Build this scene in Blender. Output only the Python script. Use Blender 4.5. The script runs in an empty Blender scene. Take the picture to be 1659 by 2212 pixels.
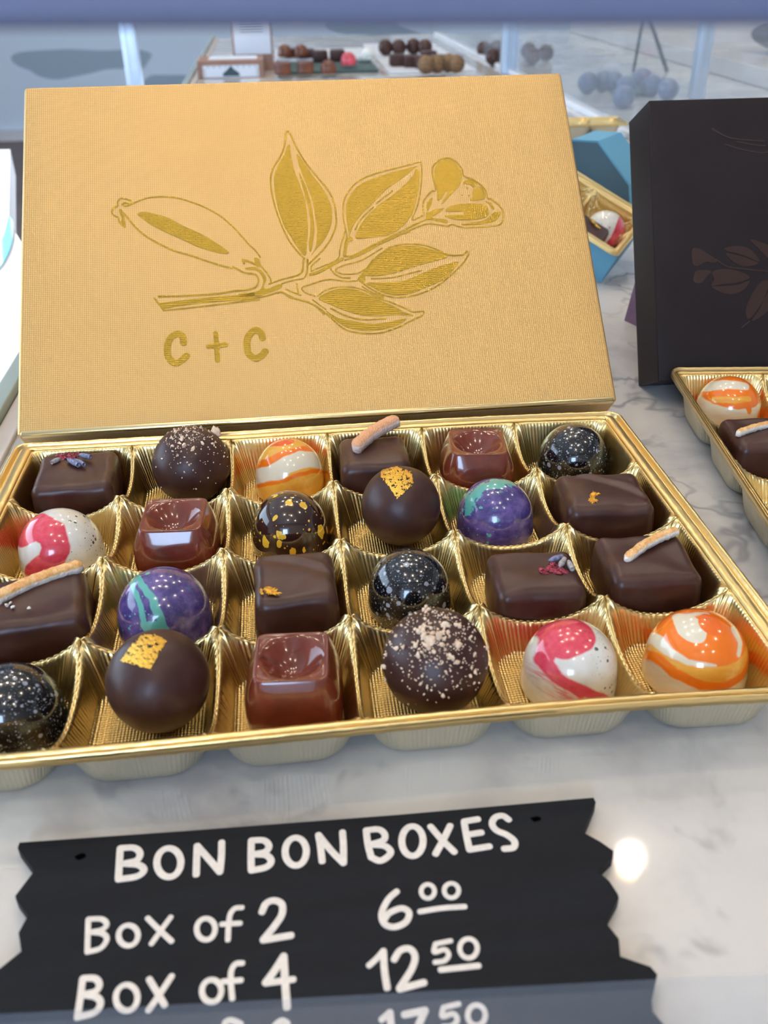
import bpy, bmesh, math, random
import numpy as np
from mathutils import Vector, Matrix, Euler
from mathutils.geometry import tessellate_polygon
from mathutils import noise as mnoise
random.seed(7)
S = 0.001                      # everything below is written in millimetres
sc = bpy.context.scene
COL = sc.collection
# ------------------------------------------------------------------ camera
FPX, CX, CY = 1975.3, 829.5, 1106.0
CAM = Vector((-9.9, -311.7, 174.2))
CROT = Euler((1.013091, 0.012571, -0.108052), 'XYZ')
cam = bpy.data.cameras.new('camera'); cam_o = bpy.data.objects.new('camera', cam); COL.objects.link(cam_o)
cam_o.location = CAM * S; cam_o.rotation_euler = CROT
cam.sensor_fit = 'VERTICAL'; cam.sensor_height = 36; cam.lens = 36 * FPX / 2212
cam.clip_start = 0.01; cam.clip_end = 100
cam.dof.use_dof = True; cam.dof.focus_distance = 0.315; cam.dof.aperture_fstop = 19
sc.camera = cam_o
sc.view_settings.view_transform = 'Standard'; sc.view_settings.look = 'None'
sc.view_settings.gamma = 1; sc.view_settings.exposure = -0.08
try: sc.view_settings.use_curve_mapping = False
except Exception: pass
RM = CROT.to_matrix()
def ray(px): return RM @ Vector(((px[0]-CX)/FPX, -(px[1]-CY)/FPX, -1.0))
def onz(px, z=0.0): d = ray(px); return CAM + d*((z-CAM.z)/d.z)          # mm
def ony(px, y): d = ray(px); return CAM + d*((y-CAM.y)/d.y)
# ------------------------------------------------------------------ world and lights
w = bpy.data.worlds.new('World'); sc.world = w; w.use_nodes = True
bg = w.node_tree.nodes['Background']; bg.inputs[0].default_value = (0.62, 0.78, 1.0, 1); bg.inputs[1].default_value = 2.0
def area(name, loc, target, size, sizey, power, col, spread=180):
    l = bpy.data.lights.new(name, 'AREA'); l.shape = 'RECTANGLE'; l.size = size; l.size_y = sizey
    l.energy = power; l.color = col; l.spread = math.radians(spread)
    o = bpy.data.objects.new(name, l); COL.objects.link(o); o.location = loc
    o.rotation_euler = (Vector(target)-Vector(loc)).to_track_quat('-Z', 'Y').to_euler(); return o
area('window_daylight_left', (-2.92, 1.6, 0.75), (0, 1.6, 0.5), 4.2, 1.7, 80, (0.60, 0.78, 1.0))
area('window_daylight_front', (-0.75, -2.9, 1.0), (-0.4, 0, 0.2), 0.75, 1.0, 46, (0.45, 0.66, 1.0))
sun = bpy.data.lights.new('sun', 'SUN'); sun.energy = 10; sun.angle = math.radians(0.6); sun.color = (0.9, 0.96, 1.0)
sun_o = bpy.data.objects.new('sun', sun); COL.objects.link(sun_o)
sun_o.rotation_euler = Vector((math.cos(math.radians(29.25)), 0, -math.sin(math.radians(29.25)))).to_track_quat('-Z', 'Y').to_euler()
SPOTS = [(-650, 500), (-200, 620), (300, 560), (-500, 1500), (150, 1450), (878, 1364), (-300, 2600), (500, 2600), (2100, 700), (1500, 2200), (300, -900), (1300, -300), (-500, -700), (-150, -1600), (900, -1700)]  # last entries added in front as fill for the dark marble
SPOT_W = 7.0

# ------------------------------------------------------------------ helpers
def lin(r, g, b):
    f = lambda c: (c/255/12.92) if c/255 <= 0.04045 else ((c/255+0.055)/1.055)**2.4
    return (f(r), f(g), f(b), 1)
class V:                                     # tiny node expression wrapper
    def __init__(s, nt, sock): s.nt, s.s = nt, sock
    def _m(s, op, o=None, c=None):
        n = s.nt.nodes.new('ShaderNodeMath'); n.operation = op
        s.nt.links.new(s.s, n.inputs[0])
        for i, q in ((1, o), (2, c)):
            if q is None: continue
            if isinstance(q, V): s.nt.links.new(q.s, n.inputs[i])
            else: n.inputs[i].default_value = q
        return V(s.nt, n.outputs[0])
    def __add__(s, o): return s._m('ADD', o)
    def __sub__(s, o): return s._m('SUBTRACT', o)
    def __mul__(s, o): return s._m('MULTIPLY', o)
    def __truediv__(s, o): return s._m('DIVIDE', o)
    def sin(s): return s._m('SINE')
    def abs(s): return s._m('ABSOLUTE')
    def sqrt(s): return s._m('SQRT')
    def pow(s, k): return s._m('POWER', k)
    def max(s, o): return s._m('MAXIMUM', o)
    def min(s, o): return s._m('MINIMUM', o)
    def fract(s): return s._m('FRACT')
    def atan2(s, o): return s._m('ARCTAN2', o)
    def gt(s, o): return s._m('GREATER_THAN', o)
    def ss(s, a, b):                         # smoothstep a..b
        n = s.nt.nodes.new('ShaderNodeMapRange'); n.interpolation_type = 'SMOOTHSTEP'
        s.nt.links.new(s.s, n.inputs[0]); n.inputs[1].default_value = a; n.inputs[2].default_value = b
        return V(s.nt, n.outputs[0])
SOFT = 0.18
class Mat:
    def __init__(s, name, base=(0.8, 0.8, 0.8, 1), rough=0.5, metal=0.0, **kw):
        s.m = bpy.data.materials.new(name); s.m.use_nodes = True; s.nt = s.m.node_tree
        s.b = s.nt.nodes['Principled BSDF']; s.set('Base Color', base); s.set('Roughness', rough); s.set('Metallic', metal)
        for k, v in kw.items(): s.set(k.replace('_', ' '), v)
        s._co = None
    def set(s, k, v):
        if isinstance(v, V): s.nt.links.new(v.s, s.b.inputs[k])
        elif hasattr(v, 'is_output'): s.nt.links.new(v, s.b.inputs[k])
        else: s.b.inputs[k].default_value = v
    def co(s):                               # object coordinates in mm
        if s._co is None:
            t = s.nt.nodes.new('ShaderNodeTexCoord'); k = s.nt.nodes.new('ShaderNodeVectorMath'); k.operation = 'SCALE'
            k.inputs['Scale'].default_value = 1000; s.nt.links.new(t.outputs['Object'], k.inputs[0]); s._co = k.outputs[0]
        return s._co
    def xyz(s, vec=None):
        n = s.nt.nodes.new('ShaderNodeSeparateXYZ'); s.nt.links.new(vec or s.co(), n.inputs[0]); return [V(s.nt, o) for o in n.outputs]
    def comb(s, x, y, z):
        n = s.nt.nodes.new('ShaderNodeCombineXYZ')
        for i, q in enumerate((x, y, z)):
            if isinstance(q, V): s.nt.links.new(q.s, n.inputs[i])
            else: n.inputs[i].default_value = q
        return n.outputs[0]
    def off(s, v3, vec=None, scale=None):    # vec + v3
        n = s.nt.nodes.new('ShaderNodeVectorMath'); n.operation = 'ADD'; s.nt.links.new(vec or s.co(), n.inputs[0]); n.inputs[1].default_value = v3
        if scale:
            k = s.nt.nodes.new('ShaderNodeVectorMath'); k.operation = 'MULTIPLY'; s.nt.links.new(n.outputs[0], k.inputs[0]); k.inputs[1].default_value = scale; return k.outputs[0]
        return n.outputs[0]
    def noise(s, scale, detail=2, rough=0.5, vec=None, dist=0.0):
        n = s.nt.nodes.new('ShaderNodeTexNoise'); s.nt.links.new(vec or s.co(), n.inputs['Vector'])
        n.inputs['Scale'].default_value = scale; n.inputs['Detail'].default_value = detail; n.inputs['Roughness'].default_value = rough; n.inputs['Distortion'].default_value = dist
        return V(s.nt, n.outputs[0])
    def warp(s, scale, amt, vec=None):       # vector + noise colour
        n = s.nt.nodes.new('ShaderNodeTexNoise'); s.nt.links.new(vec or s.co(), n.inputs['Vector']); n.inputs['Scale'].default_value = scale
        k = s.nt.nodes.new('ShaderNodeVectorMath'); k.operation = 'SUBTRACT'; s.nt.links.new(n.outputs[1], k.inputs[0]); k.inputs[1].default_value = (.5, .5, .5)
        j = s.nt.nodes.new('ShaderNodeVectorMath'); j.operation = 'SCALE'; s.nt.links.new(k.outputs[0], j.inputs[0]); j.inputs['Scale'].default_value = amt
        a = s.nt.nodes.new('ShaderNodeVectorMath'); a.operation = 'ADD'; s.nt.links.new(j.outputs[0], a.inputs[0]); s.nt.links.new(vec or s.co(), a.inputs[1]); return a.outputs[0]
    def spots(s, scale, lo, hi, keep=0.5, vec=None, soft=0.02):   # mask of round spots of uneven size
        n = s.nt.nodes.new('ShaderNodeTexVoronoi'); s.nt.links.new(vec or s.co(), n.inputs['Vector']); n.inputs['Scale'].default_value = scale
        d = V(s.nt, n.outputs['Distance']); c = s.xyz(n.outputs['Color'])
        r = c[0].pow(3.0)*(hi-lo)+lo; on = c[1]._m('LESS_THAN', keep)
        return (r*on-d).ss(0.0, soft)
    def mix(s, fac, a, b):
        n = s.nt.nodes.new('ShaderNodeMix'); n.data_type = 'RGBA'
        if isinstance(fac, V): s.nt.links.new(fac.s, n.inputs[0])
        else: n.inputs[0].default_value = fac
        for i, q in ((6, a), (7, b)):
            if hasattr(q, 'is_output'): s.nt.links.new(q, n.inputs[i])
            else: n.inputs[i].default_value = q
        return n.outputs[2]
    def ramp(s, fac, stops, interp='LINEAR'):
        n = s.nt.nodes.new('ShaderNodeValToRGB'); s.nt.links.new(fac.s, n.inputs[0]); r = n.color_ramp; r.interpolation = interp
        while len(r.elements) < len(stops): r.elements.new(0.5)
        for e, (p, c) in zip(r.elements, stops): e.position = p; e.color = c
        return n.outputs[0]
    def bump(s, h, dist, strength=1.0):      # dist in mm
        n = s.nt.nodes.new('ShaderNodeBump'); s.nt.links.new(h.s, n.inputs['Height']); n.inputs['Distance'].default_value = dist*S; n.inputs['Strength'].default_value = strength
        s.nt.links.new(n.outputs[0], s.b.inputs['Normal']); return s
    def face_uv(s, amt=0.9, sc_=0.22):        # front-view plane of a dome, tipped back 35 degrees
        x, y, z = s.xyz(s.warp(sc_, amt)); return x, (z-7.3)*0.82+y*0.57
    def stroke(s, uv, pts, w0, w1=None, soft=SOFT):
        w1 = w0 if w1 is None else w1; out = None; n = len(pts)-1
        for i in range(n):
            (ax_, ay_), (bx, by) = pts[i], pts[i+1]; dx, dy = bx-ax_, by-ay_; L2 = dx*dx+dy*dy
            u, v = uv[0]-ax_, uv[1]-ay_; t = ((u*dx+v*dy)*(1/L2)).max(0.0).min(1.0); du, dv = u-t*dx, v-t*dy
            wa, wb = w0+(w1-w0)*i/n, w0+(w1-w0)*(i+1)/n
            m_ = (t*(wb-wa)+wa-(du*du+dv*dv).sqrt()).ss(-soft, soft); out = m_ if out is None else out.max(m_)
        return out
    def disk(s, uv, c, r, soft=0.03):
        u, v = (uv[0]-c[0])*(1/r[0]), (uv[1]-c[1])*(1/r[1]); return ((u*u+v*v).sqrt()*-1.0+1.0).ss(-soft, soft)
    def ball(s, c, r, vec=None):             # scaled distance to a point
        x, y, z = s.xyz(s.off((-c[0], -c[1], -c[2]), vec))
        r = r if isinstance(r, tuple) else (r, r, r)
        x, y, z = x*(1/r[0]), y*(1/r[1]), z*(1/r[2])
        return (x*x+y*y+z*z).sqrt()
def mesh(name, verts, faces, mat=None, parent=None, smooth=True, loc=None, rot=None, angle=None):
    me = bpy.data.meshes.new(name); me.from_pydata([(float(v[0])*S, float(v[1])*S, float(v[2])*S) for v in verts], [], faces)
    me.update()
    if smooth: me.polygons.foreach_set('use_smooth', [True]*len(me.polygons))
    if angle: me.set_sharp_from_angle(angle=math.radians(angle))
    o = bpy.data.objects.new(name, me); COL.objects.link(o)
    if mat is not None: me.materials.append(mat.m if isinstance(mat, Mat) else mat)
    if parent is not None: o.parent = parent
    if loc is not None: o.location = Vector(loc)*S
    if rot is not None: o.rotation_euler = rot
    return o
def tag(o, label=None, cat=None, group=None, kind=None):
    if label: o['label'] = label
    if cat: o['category'] = cat
    if group: o['group'] = group
    if kind: o['kind'] = kind
    return o
def empty(name, loc, rot=(0, 0, 0)):
    o = bpy.data.objects.new(name, None); COL.objects.link(o); o.location = Vector(loc)*S; o.rotation_euler = rot; o.empty_display_size = 0.01; return o
def rbox(w_, d, h, r, n=6, seg=None, z0=True):
    """rounded box verts/faces, centred in x,y, z from 0"""
    bm = bmesh.new(); k = seg or n*2
    vs = []; fs = []
    def axis(L):
        a = [-L/2 + r*(1-math.cos(math.pi/2*i/n)) for i in range(n)] if False else [-L/2 + r*i/n for i in range(n)]
        m = max(2, k); mid = [(-L/2+r) + (L-2*r)*i/m for i in range(m+1)]
        return a + mid + [-x for x in reversed(a)]
    X, Y, Z = axis(w_), axis(d), axis(h)
    idx = {}
    def pt(x, y, z):
        key = (round(x, 5), round(y, 5), round(z, 5))
        if key in idx: return idx[key]
        q = Vector((max(-w_/2+r, min(w_/2-r, x)), max(-d/2+r, min(d/2-r, y)), max(-h/2+r, min(h/2-r, z))))
        dl = Vector((x, y, z))-q
        p = q + dl.normalized()*r if dl.length > 1e-9 else q
        idx[key] = len(vs); vs.append(Vector((p.x, p.y, p.z + (h/2 if z0 else 0)))); return idx[key]
    def face(A, B, f, flip):
        for i in range(len(A)-1):
            for j in range(len(B)-1):
                q = [pt(*f(A[i], B[j])), pt(*f(A[i+1], B[j])), pt(*f(A[i+1], B[j+1])), pt(*f(A[i], B[j+1]))]
                fs.append(q[::-1] if flip else q)
    face(X, Y, lambda a, b: (a, b, h/2), False); face(X, Y, lambda a, b: (a, b, -h/2), True)
    face(X, Z, lambda a, b: (a, -d/2, b), False); face(X, Z, lambda a, b: (a, d/2, b), True)
    face(Y, Z, lambda a, b: (w_/2, a, b), False); face(Y, Z, lambda a, b: (-w_/2, a, b), True)
    bm.free(); return vs, fs
def box(name, x0, x1, y0, y1, z0, z1, mat, parent=None, r=0.5, n=2, loc=None, rot=None):
    r = min(r, (x1-x0)/2.01, (y1-y0)/2.01, (z1-z0)/2.01)
    v, f = rbox(x1-x0, y1-y0, z1-z0, r, n, 1)
    c = Vector(((x0+x1)/2, (y0+y1)/2, z0)); o = mesh(name, [p+c for p in v], f, mat, parent, True, loc, rot, 40)
    for q in o.data.polygons:                # keep the flats truly flat
        if max(abs(k) for k in q.normal) > 0.999: q.use_smooth = False
    return o
def revolve(prof, n=64):
    vs = []; fs = []
    for (r, z) in prof:
        for k in range(n): a = 2*math.pi*k/n; vs.append(Vector((r*math.cos(a), r*math.sin(a), z)))
    for i in range(len(prof)-1):
        for k in range(n): fs.append((i*n+k, i*n+(k+1) % n, (i+1)*n+(k+1) % n, (i+1)*n+k))
    fs.append(tuple(range(n))[::-1]); fs.append(tuple((len(prof)-1)*n+k for k in range(n))); return vs, fs
def ribbon(pts, width, h=0.2, taper=0.0):
    """flat painted stroke with rounded ends: pts are 2-D; returns verts,faces at z 0..h"""
    P = [Vector(p[:2]) for p in pts]
    Q = []                                   # catmull smoothing
    if len(P) > 2:
        E = [P[0]*2-P[1]]+P+[P[-1]*2-P[-2]]
        for i in range(1, len(E)-2):
            for t in range(5):
                t /= 5; a, b, c, d = E[i-1], E[i], E[i+1], E[i+2]
                Q.append(0.5*((2*b)+(c-a)*t+(2*a-5*b+4*c-d)*t*t+(3*b-a-3*c+d)*t**3))
        Q.append(P[-1])
    else: Q = [P[0].lerp(P[1], i/6) for i in range(7)]
    vs, fs = [], []; hw = width/2
    n = len(Q); T = []
    for i in range(n):
        t = (Q[min(i+1, n-1)]-Q[max(i-1, 0)]); t = t.normalized() if t.length > 1e-9 else Vector((1, 0)); T.append(t)
    L = [Q[0]-T[0]*hw*k for k in (0.85, 0.5)]; Wd = [0.45, 0.85]
    R_ = [Q[-1]+T[-1]*hw*k for k in (0.5, 0.85)]
    C = L+Q+R_; TT = [T[0]]*2+T+[T[-1]]*2; WW = Wd+[1]*n+Wd[::-1]
    hb = h
    for k_, (c, t, q) in enumerate(zip(C, TT, WW)):
        h = hb+0.02*k_/len(C)
        nn = Vector((-t.y, t.x))*hw*q
        for s_, z in ((1, 0), (1, h*0.8), (0.75, h), (-0.75, h), (-1, h*0.8), (-1, 0)): vs.append(Vector((c.x+nn.x*s_, c.y+nn.y*s_, z)))
    for i in range(len(C)-1):
        for k in range(5): a = i*6+k; fs.append((a, a+6, a+7, a+1))
    fs.append((0, 1, 2, 3, 4, 5)); a = (len(C)-1)*6; fs.append((a+5, a+4, a+3, a+2, a+1, a)); return vs, fs
def plate(poly, h=0.2, smooth_it=True, z0=0.0):
    """extruded filled outline"""
    P = [Vector(p[:2]) for p in poly]
    if smooth_it:
        n = len(P); Q = []
        for i in range(n):
            a, b, c, d = P[i-1], P[i], P[(i+1) % n], P[(i+2) % n]
            for t in (0, 0.25, 0.5, 0.75): Q.append(0.5*((2*b)+(c-a)*t+(2*a-5*b+4*c-d)*t*t+(3*b-a-3*c+d)*t**3))
        P = Q
    ar = sum(P[i-1].x*P[i].y-P[i].x*P[i-1].y for i in range(len(P)))
    if ar < 0: P.reverse()
    n = len(P); vs = [Vector((p.x, p.y, z0+h)) for p in P]+[Vector((p.x, p.y, z0)) for p in P]
    fs = []
    for t in tessellate_polygon([[Vector((p.x, p.y, 0)) for p in P]]):
        a, b, c = t
        if (P[b]-P[a]).cross(P[c]-P[a]) < 0: a, b, c = a, c, b
        fs.append((a, b, c)); fs.append((c+n, b+n, a+n))
    for i in range(n): j = (i+1) % n; fs.append((i+n, j+n, j, i))
    return vs, fs
def join(parts):
    vs, fs = [], []
    for v, f in parts:
        o = len(vs); vs += list(v); fs += [tuple(i+o for i in q) for q in f]
    return vs, fs

# ------------------------------------------------------------------ materials
# marble
MARB = Mat('marble', rough=0.045, IOR=1.5)
wv = MARB.warp(0.010, 45); wv2 = MARB.warp(0.05, 10, wv)
v1 = (MARB.noise(0.006, 5, 0.6, wv2)-0.5).abs().ss(0.0, 0.012)
patch = MARB.noise(0.009, 3, 0.5, MARB.off((90, 40, 0))).ss(0.42, 0.62)
cl = MARB.noise(0.016, 5, 0.6, wv2).ss(0.3, 0.62); sp = MARB.noise(0.05, 3, 0.55, wv2).ss(0.60, 0.74)
c = MARB.mix(cl, lin(172, 169, 168), lin(212, 207, 199))
c2 = MARB.mix((v1*-1.0+1.0)*patch*0.65, c, lin(120, 119, 123))
MARB.set('Base Color', MARB.mix(sp*0.5, c2, lin(126, 126, 128)))
def plainmat(name, rgb, rough=0.5, metal=0.0, **k): return Mat(name, lin(*rgb), rough, metal, **k)
def grainy(name, rgb, rough=0.5, metal=0.0, ns=0.3, amt=0.15, bump=0.0, **k):
    m = Mat(name, lin(*rgb), rough, metal, **k); n = m.noise(ns, 4, 0.6)
    d = tuple(x*(1-amt) for x in lin(*rgb)[:3])+(1,); l = tuple(min(1, x*(1+amt)) for x in lin(*rgb)[:3])+(1,)
    m.set('Base Color', m.mix(n.ss(0.3, 0.7), d, l))
    if bump: m.bump(n, bump)
    return m
WALLBLUE = Mat('mural_wall', rough=0.8)       # pale wall with soft grey cloud shapes
wx, wy, wz = WALLBLUE.xyz()
wn = WALLBLUE.noise(1.0, 0.5, 0.3, WALLBLUE.comb(wx*0.0019, wy*0.0019, wz*0.0062)).ss(0.61, 0.63)
WALLBLUE.set('Base Color', WALLBLUE.mix(wn, lin(222, 240, 255), lin(168, 190, 206)))
CEIL = grainy('ceiling_paint', (232, 230, 226), 0.8); FLOOR = grainy('brown_floor', (120, 100, 92), 0.5, ns=0.004)
WALLW = grainy('white_wall', (222, 222, 224), 0.7, ns=0.01, amt=0.04)
ALU = Mat('aluminium', lin(205, 222, 240), 0.28, 0.75); ax_ = ALU.noise(0.05, 3, 0.5); ALU.bump(ax_, 0.2)
WHITE = grainy('white_laminate', (226, 228, 232), 0.35, ns=0.02, amt=0.03)
# gold foil plastic
def foil(name, rgb, rough, hammer=0.35):
    m = Mat(name, lin(*rgb), rough, 1.0)
    x, y, z = m.xyz()
    dia = ((x+y)*3.6).sin()*((x-y)*3.6).sin()
    fl = z.ss(2.2, 1.2)                       # embossed only on the pocket floors
    nz = m.noise(0.55, 3, 0.6)
    m.bump(dia*fl*0.5+nz*hammer*1.3, 0.32); return m
GOLD = foil('gold_foil_plastic', (234, 207, 144), 0.28, 0.18)
BACKF = Mat('foil_back', lin(206, 196, 170), 0.38, 0.7); BACKF.bump(BACKF.noise(0.4, 3), 0.3)
# gold linen paper
LID = Mat('gold_linen_paper', lin(226, 178, 104), 0.40, 0.6)
x, y, z = LID.xyz()
wv_ = (x*7.6).sin()*0.5+(y*7.6).sin()*0.5
LID.set('Base Color', LID.mix((wv_*0.5+0.5)*0.55+LID.noise(0.03, 3)*0.25, lin(196, 158, 96), lin(224, 186, 122)))
LID.bump(wv_+LID.noise(0.25, 3)*0.6, 0.06)
STAMP = Mat('stamped_gold', lin(178, 146, 58), 0.22, 1.0); x, y, z = STAMP.xyz()
STAMP.bump((x*7.6).sin()*0.5+(y*7.6).sin()*0.5+STAMP.noise(0.8, 4)*1.6, 0.10)
# chocolate
def choco(name, rgb, rough=0.36, bump=0.12, ns=0.18, coat=0.0):
    m = Mat(name, lin(*rgb), rough, 0.0, Coat_Weight=coat, Coat_Roughness=0.06, Specular_IOR_Level=0.38)
    n = m.noise(ns, 4, 0.55); m.set('Base Color', m.mix(n.ss(0.3, 0.75), tuple(v*0.8 for v in lin(*rgb)[:3])+(1,), tuple(v*1.15 for v in lin(*rgb)[:3])+(1,)))
    sm = m.noise(0.09, 2); m.bump(n*0.3+sm, bump*2.5); return m
DARK = choco('dark_chocolate', (66, 38, 31), 0.36)
TRUF = choco('truffle_chocolate', (60, 34, 29), 0.42)
MILK = choco('milk_chocolate', (112, 48, 30), 0.14, 0.02, coat=0.5)
def black_dome(seed):
    m = Mat('black_speckled_shell', rough=0.12, Coat_Weight=0.6, Coat_Roughness=0.04); o = m.off((seed*13.1, seed*7.7, 0))
    a = m.spots(0.36, 0.14, 0.44, 0.75, m.warp(0.8, 0.6, o)); b = m.spots(0.9, 0.14, 0.40, 0.7, o); c_ = m.spots(2.2, 0.14, 0.38, 0.7, o)
    m.set('Base Color', m.mix(a.max(b).max(c_)*0.85, lin(16, 16, 19), lin(158, 162, 172))); return m
def blue_dome(seed, streak):
    m = Mat('blue_splashed_shell', rough=0.16, Coat_Weight=0.6, Coat_Roughness=0.05); o = m.off((seed*11.3, seed*5.1, 0))
    base = m.mix(m.noise(0.25, 5, 0.7, o).ss(0.35, 0.7), lin(60, 50, 108), lin(104, 84, 146))
    if streak == 'band':                      # two joined stripes running down the front
        uv = m.face_uv(1.6, 0.3); teal = m.stroke(uv, [(-9, 9.8), (-7, 7.5), (-4.8, 3.0), (-3.4, -5)], 0.8, 0.85).max(m.stroke(uv, [(-6.6, 10.6), (-4.5, 8.0), (-1.2, 3.8), (1.9, -5)], 0.75, 1.2)).max(m.stroke(uv, [(-8.4, 10.4), (-6, 9.6)], 1.0)).max(m.stroke(uv, [(-3, -4), (1.5, -4.5)], 1.4))
        left = uv[0].ss(3, -3)
    else:                                     # a ragged splash over the crown and left
        uv = m.face_uv(4.2, 0.32); teal = m.stroke(uv, [(-10.5, 1.0), (-9.4, 5.0), (-6.5, 8.0), (-1.5, 10.0), (5.5, 10.4)], 1.3, 1.6)
        left = uv[0].ss(2, -4)
    sp_ = m.spots(0.42, 0.12, 0.42, 0.6, m.warp(.8, .4, o)).max(m.spots(1.2, 0.10, 0.36, 0.55, o))*(left*0.8+0.2)
    m.set('Base Color', m.mix(teal.max(sp_), base, lin(92, 166, 154))); return m
def yellow_dome():
    m = Mat('yellow_splattered_shell', rough=0.10, Coat_Weight=0.7, Coat_Roughness=0.04)
    x, y, z = m.xyz(); st = m.comb(x, y, z*0.62)
    a = m.spots(0.235, 0.14, 0.44, 0.72, m.warp(0.5, 1.6, m.off((3, 1, 2), st))); b = m.spots(0.62, 0.14, 0.36, 0.6, m.warp(1, 0.5))
    m.set('Base Color', m.mix(a.max(b), lin(48, 26, 22), lin(228, 180, 52))); return m
def pink_dome(strokes, side, seed=0, faint=None):
    m = Mat('white_and_pink_shell', rough=0.14, Coat_Weight=0.5, Coat_Roughness=0.05); o = m.off((seed*9.1, 3, 0)); uv = m.face_uv(0.8, 0.2)
    c_ = m.mix(m.noise(0.2, 3).ss(0.3, 0.7), lin(214, 210, 196), lin(228, 224, 214)); k = None
    for pts, w0, w1 in strokes:
        q = m.stroke(uv, pts, w0, w1, 0.35); k = q if k is None else k.max(q)
    c_ = m.mix(k, c_, m.mix(m.noise(0.5, 3, 0.6).ss(.35, .7), lin(212, 62, 80), lin(222, 78, 94)))
    if faint:
        pts, w0, w1 = faint; c_ = m.mix(m.stroke(uv, pts, w0, w1, 1.5)*m.noise(1.0, 3, 0.7, m.comb(uv[0]*0.8+uv[1]*1.2, uv[0]*0.15, 0.0)).ss(0.4, 0.62)*0.7, c_, lin(214, 80, 96))
    sd = uv[0].ss(side, side+4)
    s_ = m.spots(0.62, 0.10, 0.40, 0.5, m.warp(0.6, 0.6, o)).max(m.spots(1.5, 0.10, 0.34, 0.5, o))
    m.set('Base Color', m.mix(s_*sd*0.92, c_, lin(34, 62, 40))); return m
def orange_dome(base, layers, warpamt=1.2):
    """painted swirls: ('d', centre, radii, colour) or ('s', points, w0, w1, colour) on the tipped front plane"""
    m = Mat('orange_marbled_shell', rough=0.12, Coat_Weight=0.6, Coat_Roughness=0.04); uv = m.face_uv(warpamt, 0.2); c_ = None
    nz = m.noise(0.5, 4, 0.7, m.comb(uv[0]*0.25, uv[1]*1.3, 0.0)).ss(.35, .7)
    c_ = m.mix(nz*0.35, base, YEL)
    for L in layers:
        k = m.disk(uv, L[1], L[2]) if L[0] == 'd' else m.stroke(uv, L[1], L[2], L[3], 0.3)
        col = L[-1]
        if col == YEL: col = m.mix(nz*0.6, YEL, lin(226, 134, 44))
        c_ = m.mix(k, c_, col)
    m.set('Base Color', c_); return m
CREAM, ORG, YEL, ORD = lin(222, 208, 180), lin(238, 118, 22), lin(232, 168, 62), lin(228, 84, 34)
GLEAF = Mat('gold_leaf', lin(240, 190, 84), 0.25, 1.0); GLEAF.bump(GLEAF.noise(0.9, 5, 0.7), 0.5)
FLAKE = grainy('dried_petal_yellow', (226, 160, 40), 0.5, ns=0.8, amt=0.3)
NUT = grainy('toasted_nut', (232, 204, 174), 0.7, ns=0.5, amt=0.2)
BUD = grainy('lavender_bud', (120, 122, 150), 0.8, ns=1.2, amt=0.4)
BUDG = grainy('lavender_bud_pale', (158, 150, 148), 0.8, ns=1.2, amt=0.35)
PETAL = grainy('rose_petal', (172, 60, 78), 0.7, ns=1.2, amt=0.4)
SUGAR = Mat('sugar', lin(235, 228, 220), 0.3, 0.0)
RIND = Mat('candied_rind', rough=0.45)
x, y, z = RIND.xyz(); RIND.set('Base Color', RIND.mix(z.ss(1.5, 2.1), lin(238, 228, 212), RIND.mix(RIND.noise(0.6, 3).ss(0.3, 0.7), lin(226, 160, 88), lin(244, 200, 140)))); RIND.bump(RIND.noise(1.2, 3), 0.5)
RINDP = Mat('candied_rind_pink', rough=0.5)
x, y, z = RINDP.xyz(); RINDP.set('Base Color', RINDP.mix(z.ss(2.4, 3.2), lin(240, 212, 194), lin(236, 172, 126))); RINDP.bump(RINDP.noise(1.5, 3), 0.6)
BLACKB = grainy('black_paperboard', (34, 27, 29), 0.5, ns=0.012, amt=0.25, Specular_IOR_Level=0.2)
BSTAMP = Mat('brown_gloss_stamp', lin(49, 29, 24), 0.3)
TEAL = grainy('teal_blue_card', (96, 158, 186), 0.6, ns=0.02, amt=0.06); TEALD = grainy('dark_teal_card', (44, 78, 90), 0.5, ns=0.02, amt=0.15)
TEALG = grainy('grey_teal_card', (140, 168, 166), 0.6, ns=0.02, amt=0.06)
PURP = grainy('plum_card', (122, 96, 120), 0.6, ns=0.02, amt=0.08)
KRAFT = grainy('kraft_card', (150, 118, 104), 0.7, ns=0.05, amt=0.08)
SIGNM = Mat('blackboard_paint', rough=0.6, Specular_IOR_Level=0.2); SIGNM.set('Base Color', SIGNM.mix(SIGNM.noise(0.08, 4, 0.6, SIGNM.off((0, 0, 0), None, (0.3, 2.5, 1))).ss(0.3, 0.8), lin(9, 13, 20), lin(16, 21, 29)))
SIGNM.bump(SIGNM.noise(0.5, 4, 0.6, SIGNM.off((0, 0, 0), None, (0.2, 2.5, 1))), 0.15)
CHALK = grainy('white_paint', (232, 222, 210), 0.7, ns=0.6, amt=0.06, bump=0.15)

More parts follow.
